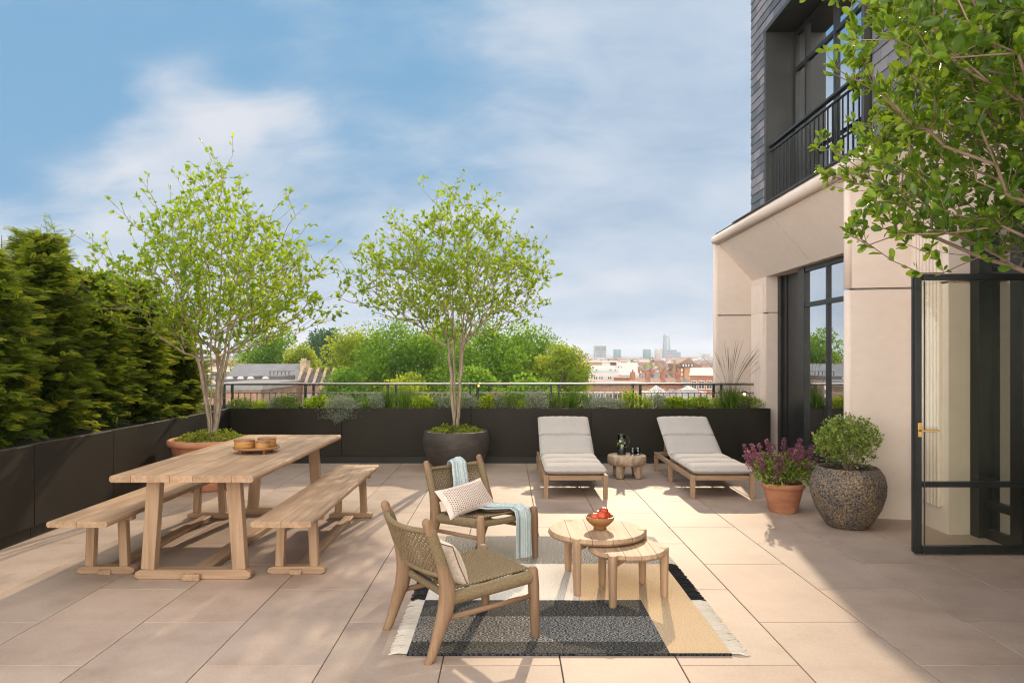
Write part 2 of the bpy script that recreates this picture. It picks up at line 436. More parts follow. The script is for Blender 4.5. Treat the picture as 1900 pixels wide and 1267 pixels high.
# ================================================================== railing
def railing():
    t = thing('metal_railing', 'dark metal railing with a bright round top rail behind the back planter', 'railing', (0, 11.72, 0))
    y = 11.72
    def xr(px): return (px - 942) * y / 1360
    m = MB(); m.box(-4.6, 3.93, y - .027, y + .027, 1.163, 1.186); m.build('top_rail', M['railtop'], t, True, bevel=.009, seg=4)
    m = MB(); m.box(-4.6, 3.93, y - .014, y + .014, 1.148, 1.162); m.build('rail_carrier', M['darkmetal'], t, True)
    m = MB(); m.box(-4.6, 3.93, y - .012, y + .012, 1.02, 1.035); m.build('middle_rail', M['railmetal'], t, True)
    m = MB(); m.box(-4.6, 3.93, y - .012, y + .012, .80, .815); m.build('bottom_rail', M['railmetal'], t, True)
    posts = [xr(p) for p in (416, 431, 567, 582, 720, 735, 872, 886, 1022, 1037, 1174, 1188, 1324, 1338, 1409)]
    for x in posts:
        m = MB(); m.box(x - .019, x + .019, y - .019, y + .019, .76, 1.155); m.build('post', M['darkmetal'], t, True, bevel=.002)
    first = None; x = -4.5; n = 0
    while x < 3.9:
        if min(abs(x - p) for p in posts) > .04:
            if first is None:
                m = MB(); m.box(-.0065, .0065, -.0065, .0065, .0, .205); first = m.build('baluster', M['railmetal'], t); o = first
            else:
                o = first.copy(); COL.objects.link(o)
            o.location = (x, 0, .815); n += 1
        x += .0985
railing()

# ================================================================== the hotel building
M['stone'] = pm('pale_limestone', [(.3, (.68, .585, .515)), (.5, (.70, .605, .535)), (.72, (.725, .63, .56))], sc=(1, 1, 1), ns=1.3, detail=9, rough=.85, bump=.05, bs=70, bdist=.002, spec=.25,
                 layer=([(.35, (.97, .965, .96)), (.6, (1, 1, 1))], (1, 1, 1.6), 9, 1))
M['stone2'] = M['stone']
M['slate'] = pm('slate_tiles', [(.3, (.060, .060, .066)), (.55, (.10, .10, .112)), (.8, (.15, .145, .155))], sc=(1, 3.5, 7), ns=1.2, rough=.5, bump=.3, bs=12, bdist=.003, spec=.5)
def slate_mat():
    m, nt, out = newmat('slate_tile'); L = nt.links.new
    at = nt.nodes.new('ShaderNodeAttribute'); at.attribute_name = 'rnd'
    c = ramp(nt, [(0, (.075, .08, .092)), (.5, (.13, .132, .145)), (1, (.23, .215, .23))], at.outputs['Fac'])
    b = nt.nodes.new('ShaderNodeBsdfPrincipled'); L(c, b.inputs['Base Color']); b.inputs['Roughness'].default_value = .5
    tc = nt.nodes.new('ShaderNodeTexCoord'); n = nt.nodes.new('ShaderNodeTexNoise'); n.inputs['Scale'].default_value = 25; n.inputs['Detail'].default_value = 6
    L(tc.outputs['Object'], n.inputs[0]); bp = nt.nodes.new('ShaderNodeBump'); bp.inputs['Strength'].default_value = .4; bp.inputs['Distance'].default_value = .004
    L(n.outputs[0], bp.inputs['Height']); L(bp.outputs[0], b.inputs['Normal']); L(b.outputs[0], out.inputs[0]); return m
M['slatetile'] = slate_mat()

def glass(name, tint=(.9, .95, .9), refl=1.0, rough=0.0, ior=1.5):
    m, nt, out = newmat(name); L = nt.links.new
    tr = nt.nodes.new('ShaderNodeBsdfTransparent'); tr.inputs[0].default_value = (*tint, 1)
    gl = nt.nodes.new('ShaderNodeBsdfGlossy'); gl.inputs['Roughness'].default_value = rough; gl.inputs[0].default_value = (.95, .98, 1, 1)
    fr = nt.nodes.new('ShaderNodeFresnel'); fr.inputs[0].default_value = ior
    mu = nt.nodes.new('ShaderNodeMath'); mu.operation = 'MULTIPLY'; mu.inputs[1].default_value = refl; mu.use_clamp = True
    L(fr.outputs[0], mu.inputs[0])
    ms = nt.nodes.new('ShaderNodeMixShader'); L(mu.outputs[0], ms.inputs[0]); L(tr.outputs[0], ms.inputs[1]); L(gl.outputs[0], ms.inputs[2])
    L(ms.outputs[0], out.inputs[0]); return m
M['winglass'] = glass('window_glass', (.90, .95, .91), 5.0, ior=1.6)
M['doorglass'] = glass('door_glass', (.955, .965, .905), .8)
M['tumbler'] = glass('drinking_glass', (.95, .97, .96), 1.0)
M['curtain'] = pm('sage_curtain', [(.3, (.22, .30, .20)), (.7, (.36, .45, .32))], sc=(8, 8, .2), ns=3, rough=.9)
M['curtain2'] = pm('pale_curtain', [(.3, (.66, .72, .56)), (.7, (.84, .88, .74))], sc=(8, 8, .2), ns=3, rough=.9)
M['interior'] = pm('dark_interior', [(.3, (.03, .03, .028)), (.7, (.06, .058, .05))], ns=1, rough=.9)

B = thing('hotel_building', 'pale limestone hotel building with a slate clad upper storey on the right of the terrace', 'building', (4.6, 7, 0))
def bp_(m, name, mat, **k): return m.build(name, mat, B, True, **k)

def chunk(poly, z0, z1, joint, name='stone_pier', fl=None):
    """a pier cut at its bed joint by a thin dark gap"""
    m = MB()
    m.prism(poly, z0, joint - .011); m.prism(poly, joint + .011, z1)
    inner = fl
    m.prism(inner, joint - .011, joint + .011)
    return bp_(m, name, M['stone'])

JZ = 2.275
near = [(3.43, 7.325), (3.97, 7.20), (3.97, 6.6), (4.6, 6.6), (4.6, 8.4), (4.0, 8.4), (3.5, 7.5)]
far = [(3.42, 11.95), (3.97, 11.9), (3.97, 11.25), (4.6, 11.25), (4.6, 12.9), (3.6, 12.4), (3.39, 12.05)]
pr = chunk(near, -.02, 3.43, JZ, fl=[(3.50, 7.42), (4.03, 7.27), (4.03, 6.65), (4.55, 6.65), (4.55, 8.35), (4.05, 8.35)])
pf = chunk(far, -.6, 3.43, JZ, fl=[(3.48, 12.02), (4.03, 11.97), (4.03, 11.30), (4.55, 11.30), (4.55, 12.8), (3.65, 12.35)])
m = MB(); m.tube([(3.437, 7.375, 0), (3.437, 7.375, JZ - .011)], .052, 20); m.tube([(3.437, 7.375, JZ + .011), (3.437, 7.375, 3.46)], .052, 20); m.build('corner_bead', M['stone'], pr, True)
m = MB(); m.tube([(3.41, 12.0, -.6), (3.41, 12.0, 3.46)], .045, 20); m.build('corner_bead', M['stone'], pf, True)
# fluting on the returns
for pier, y0, y1, ztop in ((pr, 6.68, 7.12, 2.85), (pf, 11.32, 11.85, 2.70)):
    m = MB()
    nfl = 8; st = (y1 - y0) / nfl
    for k in range(nfl):
        yy = y0 + (k + .5) * st
        for za, zb in ((.24, JZ - .01), (JZ + .01, ztop)):
            m.tube([(3.948, yy, za), (3.948, yy, zb)], st * .33, 12, round_end=True); m.box(3.948, 3.972, yy - st * .33, yy + st * .33, za, zb)
    m.build('fluting', M['stone'], pier, True)
# splayed lintels, cut at the raking joints
def lintel(cuts):
    sec = [(3.45, 3.43), (3.97, 2.83), (4.3, 2.83), (4.9, 3.5), (3.45, 3.5)]
    for a, b in zip(cuts[:-1], cuts[1:]):
        m = MB(); m.prism(sec, a + .011, b - .011, 'y'); bp_(m, 'lintel', M['stone'])
    m = MB(); m.prism([(3.50, 3.42), (4.0, 2.86), (4.3, 2.842), (4.8, 3.45)], cuts[0] + .01, cuts[-1] - .01, 'y'); bp_(m, 'lintel_joint', M['stone'])
lintel([7.30, 9.58, 11.94])
lintel([.6, 3.0, 5.2, 7.235])
m = MB(); m.tube([(3.41, .6, 3.505), (3.41, 7.2, 3.505), (3.41, 9.3, 3.505), (3.41, 12.03, 3.505)], .075, 24); cor = bp_(m, 'cornice', M['stone'])
m = MB(); m.tube([(3.41, 12.03, 3.505), (4.9, 12.03, 3.505)], .075, 20); m.build('cornice_return', M['stone'], cor, True)
m = MB(); m.box(3.41, 9.5, .6, 12.0, 3.51, 3.60); bp_(m, 'roof_deck', M['stone'])
m = MB(); m.box(3.36, 3.60, .6, 11.0, 3.602, 3.612); m.box(3.40, 9.4, 10.42, 12.0, 3.602, 3.612); bp_(m, 'lead_flashing', M['greymetal'])
m = MB(); m.box(4.9, 9.5, 11.25, 12.9, -.6, 3.5); bp_(m, 'rear_wall', M['stone'])

# slate storey
WY0, WY1, WZ0, WZ1 = 7.0, 9.72, 3.64, 5.88
m = MB()
m.box(3.47, 3.9, WY1 + .02, 10.40, 3.6, 7.0); m.box(3.47, 3.9, .6, WY0 - .02, 3.6, 7.0); m.box(3.47, 3.9, WY0 - .02, WY1 + .02, WZ1 + .02, 7.0)
m.box(3.9, 9.5, 10.1, 10.40, 3.6, 7.0); m.box(3.47, 9.5, .6, 10.4, 7.0, 7.1)
sw = bp_(m, 'slate_wall', M['slate'])
def slates():
    P = []; ch = .118; tl = .25
    rows = int((7.0 - 3.64) / ch)
    for r in range(rows):
        z = 3.64 + r * ch; y = 10.42 - (tl / 2 if r % 2 else 0) - tl
        y = 10.42 if r % 2 else 10.42 + tl / 2
        while y > .7:
            a, b = y - tl, min(y, 10.42)
            if not (b > WY0 - .05 and a < WY1 + .05 and z + ch > WZ0 and z < WZ1 + .03):
                P.append((a, b, z))
            elif z < WZ1:
                if a < WY1 + .05 < b: P.append((WY1 + .05, b, z))
                if a < WY0 - .05 < b: P.append((a, WY0 - .05, z))
            y -= tl
    V = []
    for a, b, z in P:
        a += .003; b -= .003; t = random.uniform(-.002, .002); zz = z + random.uniform(-.002, .002)
        V.append([(3.452 + t, a, zz), (3.452 - t, b, zz), (3.466, b, zz + ch + .02), (3.466, a, zz + ch + .02),
                  (3.468, a, zz), (3.468, b, zz)])
    V = np.array(V)
    o = abs_loc(sw)
    fast_mesh('slate_tiles', V, [(0, 3, 2, 1), (0, 1, 5, 4), (0, 4, 3), (1, 2, 5)], M['slatetile'], sw, RNG.random(len(P)), off=(o.x, o.y, o.z))
slates()

# upper window in its grey metal bay
def upper_window():
    m = MB()
    for (x0, x1, y0, y1, z0, z1) in ((3.40, 3.86, WY1 - .05, WY1, WZ0, WZ1), (3.40, 3.86, WY0, WY0 + .05, WZ0, WZ1),
                                     (3.40, 3.86, WY0 - .03, WY1 + .03, WZ1, WZ1 + .05), (3.47, 3.86, WY0 + .05, WY1 - .05, WZ0, WZ0 + .04)):
        m.box(x0, x1, y0, y1, z0, z1)
    w = bp_(m, 'window_bay', M['greymetal'], bevel=.003)
    m = MB(); X = 3.80
    ys = [WY0 + .08, 7.65, 8.46, 9.28, WY1 - .09]
    for y in ys: m.box(X - .03, X + .03, y - .025, y + .025, WZ0 + .04, WZ1)
    for z in (WZ0 + .08, 5.36, WZ1 - .05): m.box(X - .026, X + .026, WY0 + .05, WY1 - .05, z - .025, z + .025)
    m.build('window_frame', M['darkmetal'], w, True)
    m = MB(); m.box(X, X + .006, WY0 + .05, WY1 - .05, WZ0 + .05, WZ1 - .01); m.build('pane', M['winglass'], w, True)
    m = MB(); P = []
    for i in range(140):
        y = 8.35 + 1.3 * i / 139; P.append([(3.93 + .03 * math.sin(i * .9), y, WZ0), (3.93 + .03 * math.sin(i * .9), y, WZ1)])
    m.grid(P); m.build('curtain', M['curtain2'], w, True, fixn=False)
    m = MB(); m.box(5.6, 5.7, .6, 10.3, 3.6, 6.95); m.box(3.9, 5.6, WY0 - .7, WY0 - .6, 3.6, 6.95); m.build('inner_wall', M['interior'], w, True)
    # balustrade
    m = MB(); m.box(3.44, 3.50, WY0 + .05, WY1 - .05, 4.36, 4.385); br = bp_(m, 'balustrade_rail', M['darkmetal'])
    m = MB(); m.box(3.455, 3.485, WY0 + .05, WY1 - .05, 4.29, 4.305); m.box(3.455, 3.485, WY0 + .05, WY1 - .05, 3.66, 3.675); m.build('lower_rail', M['darkmetal'], br, True)
    y = WY0 + .12; first = None
    while y < WY1 - .08:
        if first is None:
            m = MB(); m.box(3.463, 3.477, y - .007, y + .007, 3.675, 4.29); first = m.build('baluster', M['darkmetal'], br, True); yf = y
        else:
            o = first.copy(); COL.objects.link(o); o.location = (0, y - yf, 0)
        y += .118
upper_window()

# ground-floor windows
def muntin_window(ya, yb, mull, frame_y, name='window', X=4.25):
    m = MB()
    for (y0, y1, x0, x1) in frame_y: m.box(x0, x1, y0, y1, 0, 2.835)
    for y in mull: m.box(X - .025, X + .03, y - .024, y + .024, .0, 2.8)
    for z, h in ((2.31, .03), (2.80, .035), (.30, .035), (.03, .05)): m.box(X - .028, X + .034, ya, yb, z - h, z + h)
    w = bp_(m, name, M['darkmetal'], bevel=.003)
    m = MB(); m.box(X + .004, X + .010, ya, yb, .05, 2.8); m.build('pane', M['winglass'], w, True)
    return w
w1 = muntin_window(8.45, 10.06, [8.72, 9.37], [(11.13, 11.245, 4.14, 4.4), (11.0, 11.12, 4.18, 4.4), (10.45, 10.99, 4.20, 4.4), (10.28, 10.44, 4.15, 4.4), (10.05, 10.27, 4.06, 4.4)], X=4.10)
m = MB(); P = []
for i in range(120):
    y = 9.35 + .6 * i / 119; P.append([(4.35 + .04 * math.sin(i * .8), y, .02), (4.35 + .04 * math.sin(i * .8), y, 2.9)])
m.grid(P); m.build('curtain', M['curtain'], w1, True, fixn=False)
w2 = muntin_window(6.08, 6.5, [], [(6.47, 6.595, 4.16, 4.42), (5.95, 6.1, 4.18, 4.42)])
m = MB(); P = []
for i in range(60):
    y = 6.15 + .75 * i / 59; P.append([(4.6 + .03 * math.sin(i * .9), y, .02), (4.6 + .03 * math.sin(i * .9), y, 2.9)])
m.grid(P); m.build('curtain', M['curtain'], w2, True, fixn=False)
w3 = muntin_window(.6, 4.85, [1.5, 2.5, 3.5], [(4.75, 4.87, 4.18, 4.42)])
m = MB(); m.box(4.2, 4.4, 4.87, 5.95, 2.33, 2.40); m.build('door_head', M['darkmetal'], w2, True)
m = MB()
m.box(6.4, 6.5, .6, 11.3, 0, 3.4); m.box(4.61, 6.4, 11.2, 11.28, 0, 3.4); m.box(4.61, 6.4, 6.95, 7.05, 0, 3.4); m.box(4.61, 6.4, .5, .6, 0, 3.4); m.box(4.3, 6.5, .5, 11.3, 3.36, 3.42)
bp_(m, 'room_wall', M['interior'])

# open glass door
def glass_door():
    D = thing('glass_door', 'open black steel framed glass door with brass lever handle at the far right', 'door', (4.22, 5.91, 0))
    x0, x1, y = 3.29, 4.235, 5.91
    z0, z1 = .012, 2.27
    m = MB(); m.box(x0, x0 + .050, y, y + .04, z0, z1); m.box(x1 - .05, x1, y, y + .05, z0, z1)
    m.box(x0 + .058, x1 - .05, y, y + .05, z1 - .052, z1); m.box(x0 + .058, x1 - .05, y, y + .05, z0, z0 + .062)
    m.box(x0 + .058, x1 - .05, y + .002, y + .048, .548, .592)
    m.build('door_frame', M['darkmetal'], D, True, bevel=.003)
    m = MB(); m.box(x0 - .006, x0, y + .035, y + .055, z0 + .01, z1); m.box(x0 + .064, x0 + .074, y - .006, y, z0 + .07, z1 - .06)
    m.build('edge_seal', M['greymetal'], D, True)
    for za, zb in ((z0 + .062, .548), (.592, z1 - .052)):
        m = MB(); m.box(x0 + .052, x1 - .045, y + .02, y + .028, za - .004, zb + .004); m.build('glass_pane', M['doorglass'], D, True)
    m = MB(); m.box(x0 + .016, x0 + .046, y - .006, y - .0005, .955, 1.07)
    h = m.build('handle_plate', M['brass'], D, True, bevel=.002)
    m = MB(); m.tube([(x0 + .03, y - .006, 1.008), (x0 + .03, y - .045, 1.008)], .009, 12); m.bar((x0 + .022, y - .045, 1.008), (x0 + .165, y - .045, 1.008), .012, .016); m.build('lever', M['brass'], h, True, bevel=.002)
glass_door()
# ================================================================== dining table and benches
def plank_top(t, x0, x1, y0, y1, zt, th, splits, name):
    """boards along y with rounded outer long edges"""
    xs = [x0] + [x0 + (x1 - x0) * f for f in splits] + [x1]
    for i, (a, b) in enumerate(zip(xs[:-1], xs[1:])):
        a2 = a + (.0012 if i else 0); b2 = b - (.0012 if i < len(xs) - 2 else 0)
        jz = random.uniform(-.0006, .0006)
        r = th / 2
        poly = []
        zc = zt - r + jz
        if i == 0:
            poly += [(a2 + r * .8 - r * .8 * math.sin(q), zc + r * math.cos(q)) for q in [PI * k / 10 for k in range(11)]]
        else:
            poly += [(a2 + .002, zc + r), (a2, zc + r - .002), (a2, zc - r)]
        if i == len(xs) - 2:
            poly += [(b2 - r * .8 + r * .8 * math.sin(q), zc - r * math.cos(q)) for q in [PI * k / 10 for k in range(11)]]
        else:
            poly += [(b2, zc - r), (b2, zc + r - .002), (b2 - .002, zc + r)]
        m = MB(); m.prism(poly, y0, y1, 'y')
        m.build('top_board', M['teak_y'], t, bevel=.003, seg=2)

def trestle(t, yc, half, zb, legx_b, legx_t, ztop, lw, ld, beam_h, beam_d):
    m = MB()
    e = beam_h * .5
    prof = [(-half, e * .5), (-half + .03, 0), (half - .03, 0), (half, e * .5), (half - .005, beam_h * .75), (half - .04, beam_h), (-half + .04, beam_h), (-half + .005, beam_h * .75)]
    m.prism(prof, yc - beam_d / 2, yc + beam_d / 2, 'y')
    m.build('foot_beam', M['teak_x'], t, bevel=.006)
    for s in (-1, 1):
        m = MB(); m.bar((s * legx_b, yc, beam_h - .002), (s * legx_t, yc, ztop), lw, ld, up=(0, 1, 0))
        m.build('leg', M['teak_z'], t, bevel=.005)
    m = MB(); m.box(-half * .9, half * .9, yc - beam_d * .35, yc + beam_d * .35, ztop - .001 - .03, ztop); m.build('top_batten', M['teak_x'], t, bevel=.003)

def dining_table():
    t = thing('dining_table', 'long pale teak plank dining table with trestle legs between two benches', 'table', (-2.268, 6.43, 0))
    plank_top(t, -.502, .502, -1.34, 1.35, .775, .048, [.15, .42, .58, .85], 'table')
    for yc in (-1.11, 1.05):
        trestle(t, yc, .42, 0, .33, .285, .728, .098, .075, .068, .10)
    m = MB(); m.prism([(-.065, .0), (.065, .0), (.065, .048), (-.065, .048)], -1.20, 1.13, 'y'); m.build('stretcher', M['teak_y'], t, bevel=.006)
    return t
dining_table()
def bench(label, x):
    t = thing('dining_bench', label, 'bench', (x, 6.37, 0), group='teak benches beside the dining table')
    plank_top(t, -.21, .21, -1.33, 1.33, .467, .042, [.5], 'bench')
    for yc in (-.93, .93):
        trestle(t, yc, .215, 0, .128, .112, .426, .062, .062, .055, .08)
    m = MB(); m.prism([(-.045, .0), (.045, .0), (.045, .038), (-.045, .038)], -.99, .99, 'y'); m.build('stretcher', M['teak_y'], t, bevel=.006)
    return t
bench('teak plank bench on the left of the dining table, beside the dark planter wall', -2.965)
bench('teak plank bench on the right of the dining table, nearest the woven chairs', -1.56)

# tray with rattan pots
def tray():
    t = thing('serving_tray', 'round wooden footed tray on the far half of the dining table', 'tray', (-2.17, 6.33, .775))
    m = MB(); m.lathe([(0, .035), (.185, .035), (.192, .041), (.192, .053), (.182, .055), (.178, .047), (0, .046)], 40); m.build('tray_board', M['bowlwood'], t)
    for a in (45, 135, 225, 315):
        m = MB(); c, s_ = math.cos(R(a)) * .14, math.sin(R(a)) * .14; m.tube([(c, s_, 0), (c, s_, .036)], .014, 10); m.build('foot', M['bowlwood'], t)
    return t
tray()
def pot_(label, x, y, r, h):
    t = thing('rattan_dish', label, 'dish', (x, y, .775 + .0465))
    m = MB(); m.lathe([(r * .96, 0), (r, .006), (r, h - .006), (r * .98, h), (r * .93, h), (r * .92, .012), (0, .010)], 36); m.build('dish_wall', M['rattan'], t)
    m = MB(); m.lathe([(r + .001, h - .012), (r + .004, h - .008), (r + .004, h - .002), (r + .001, h + .001)], 36)
    m.build('rim', M['bowlwood'], t)
pot_('woven rattan dish on the left of the wooden tray', -2.262, 6.30, .085, .07)
pot_('woven rattan dish at the back right of the wooden tray', -2.105, 6.41, .078, .072)
pot_('small woven rattan dish at the front right of the wooden tray', -2.09, 6.245, .058, .064)

# ================================================================== nesting coffee tables
def coffee_table(label, x, y, r, zt, th, legs, rot=0):
    t = thing('coffee_table', label, 'coffee table', (x, y, 0), group='round teak nesting tables')
    prof = [(0, zt - th), (r - .03, zt - th), (r - .008, zt - th * .8), (r, zt - th * .5), (r - .006, zt - .008), (r - .018, zt), (0, zt)]
    # slatted top: boards cut out of the disc along y
    n = 5; xs = [-r + 2 * r * k / n for k in range(n + 1)]
    a = 24
    def half(xx, rr): return math.sqrt(max(rr * rr - xx * xx, 0))
    for k in range(n):
        m = MB(); P = []
        x0 = xs[k] + (.0014 if k else 0); x1 = xs[k + 1] - (.0014 if k < n - 1 else 0)
        for (rad, z) in [(r - .03, zt - th), (r - .008, zt - th * .8), (r, zt - th * .5), (r - .004, zt - .012), (r - .016, zt)]:
            ring = []
            a0 = max(x0, -rad); a1 = min(x1, rad)
            cols = [a0 + (a1 - a0) * i / a for i in range(a + 1)]
            if x0 <= -r + 1e-4: cols = [-rad * math.cos(PI / 2 * i / a) + 0 for i in range(a + 1)]; cols = [-rad + (a1 + rad) * (1 - math.cos(PI / 2 * i / a)) for i in range(a + 1)]
            if x1 >= r - 1e-4: cols = [a0 + (rad - a0) * math.sin(PI / 2 * i / a) for i in range(a + 1)]
            ring += [(c, -half(c, rad), z) for c in cols]
            ring += [(c, half(c, rad), z) for c in reversed(cols)]
            P.append(ring)
        nn = len(P[0]); vs = [p for rr_ in P for p in rr_]; fs = []
        for i in range(len(P) - 1):
            for j in range(nn):
                j2 = (j + 1) % nn; fs.append((i*nn+j, i*nn+j2, (i+1)*nn+j2, (i+1)*nn+j))
        fs.append(tuple(range(nn))[::-1]); fs.append(tuple((len(P)-1)*nn + j for j in range(nn)))
        m.add(vs, fs); m.build('top_board', M['teak_x'] if False else M['teak_y'], t, sharp=40)
    for (lx, ly) in legs:
        m = MB(); d = Vector((lx, ly, 0)).normalized()
        m.tube([(lx, ly, 0), (lx, ly, .02), (lx, ly, zt - .05), (lx, ly, zt + .001), (lx, ly, zt + .003)], [.022, .025, .030, .030, .026], 20)
        m.build('leg', M['teak_z'], t)
    m = MB()
    for (lx, ly) in legs: m.bar((0, 0, zt - th - .018), (lx, ly, zt - th - .018), .04, .03)
    m.build('underframe', M['teak_x'], t)
    return t
LX, LY = .63, 5.185
coffee_table('larger round teak coffee table with a fruit bowl on it', LX, LY, .345, .385, .046, [(.459 - LX + .005, 4.90 - LY), (.45 - LX, 5.46 - LY), (.95 - LX, 5.17 - LY)])
SX, SY = .80, 4.90
coffee_table('smaller round teak coffee table tucked under the larger one', SX, SY, .262, .335, .042, [(.665 - SX + .003, 4.66 - SY), (1.04 - SX, 4.87 - SY), (.658 - SX, 5.10 - SY)])

def fruit_bowl():
    t = thing('fruit_bowl', 'turned wooden footed bowl holding red fruit on the larger coffee table', 'bowl', (.652, 5.18, .387))
    m = MB(); m.lathe([(.038, 0), (.046, .003), (.043, .014), (.070, .035), (.095, .062), (.103, .088), (.098, .091), (.090, .075), (.06, .042), (0, .034)], 40); m.build('bowl_body', M['bowlwood'], t)
fruit_bowl()
M['fruit'] = pm('red_fruit_skin', [(.3, (.34, .02, .012)), (.55, (.55, .06, .015)), (.8, (.75, .22, .04))], sc=(1, 1, .5), ns=9, rough=.28, objrnd=1)
for i, (x, y, z, r, lab) in enumerate([(-.038, -.03, .085, .034, 'dark red plum at the left of the wooden bowl'), (.012, -.038, .092, .037, 'orange red apple at the front of the wooden bowl'),
                                       (.045, .01, .088, .034, 'red apple at the right of the wooden bowl'), (-.005, .03, .09, .033, 'red apple at the back of the wooden bowl'), (.028, .0, .120, .032, 'topmost red apple in the wooden bowl')]):
    t = thing('apple', lab, 'fruit', (.652 + x, 5.18 + y, .387 + z))
    m = MB(); m.lathe([(.001, -r * .86), (r * .4, -r * .92), (r * .85, -r * .5), (r, .05 * r), (r * .86, r * .6), (r * .45, r * .9), (r * .15, r * .86), (.001, r * .72)], 24, jit=.01); m.build('apple_flesh', M['fruit'], t)
    m = MB(); m.tube([(0, 0, r * .7), (.003, .002, r * 1.15)], .0016, 6); m.build('stalk', M['darkbark'], t)

# ================================================================== rug
def rug_mat(name, ca, cb, sx=260, sy=260, cc=None):
    m, nt, out = newmat(name); L = nt.links.new
    tc = nt.nodes.new('ShaderNodeTexCoord')
    mp = nt.nodes.new('ShaderNodeMapping'); mp.inputs['Scale'].default_value = (1, 1, 1); L(tc.outputs['Object'], mp.inputs[0])
    wv = nt.nodes.new('ShaderNodeTexWave'); wv.wave_type = 'BANDS'; wv.bands_direction = 'X'; wv.inputs['Scale'].default_value = 24; wv.inputs['Distortion'].default_value = 0; L(mp.outputs[0], wv.inputs[0])
    mp2 = nt.nodes.new('ShaderNodeMapping'); mp2.inputs['Scale'].default_value = (48, 150, 1); L(tc.outputs['Object'], mp2.inputs[0])
    nz = nt.nodes.new('ShaderNodeTexNoise'); nz.inputs['Scale'].default_value = 1.7; nz.inputs['Detail'].default_value = 3; L(mp2.outputs[0], nz.inputs[0])
    c = ramp(nt, [(.43, ca), (.52, cc or tuple((a + b) / 2 for a, b in zip(ca, cb))), (.59, cb)], nz.outputs[0])
    b = nt.nodes.new('ShaderNodeBsdfPrincipled'); L(c, b.inputs['Base Color']); b.inputs['Roughness'].default_value = .95; b.inputs['Specular IOR Level'].default_value = .1
    bw = nt.nodes.new('ShaderNodeTexWave'); bw.bands_direction = 'Y'; bw.inputs['Scale'].default_value = 40; bw.inputs['Distortion'].default_value = 1; L(mp.outputs[0], bw.inputs[0])
    mu = nt.nodes.new('ShaderNodeMath'); mu.operation = 'MULTIPLY'; L(wv.outputs[1], mu.inputs[0]); L(bw.outputs[1], mu.inputs[1])
    bp = nt.nodes.new('ShaderNodeBump'); bp.inputs['Strength'].default_value = .5; bp.inputs['Distance'].default_value = .004
    L(mu.outputs[0], bp.inputs['Height']); L(bp.outputs[0], b.inputs['Normal']); L(b.outputs[0], out.inputs[0]); return m
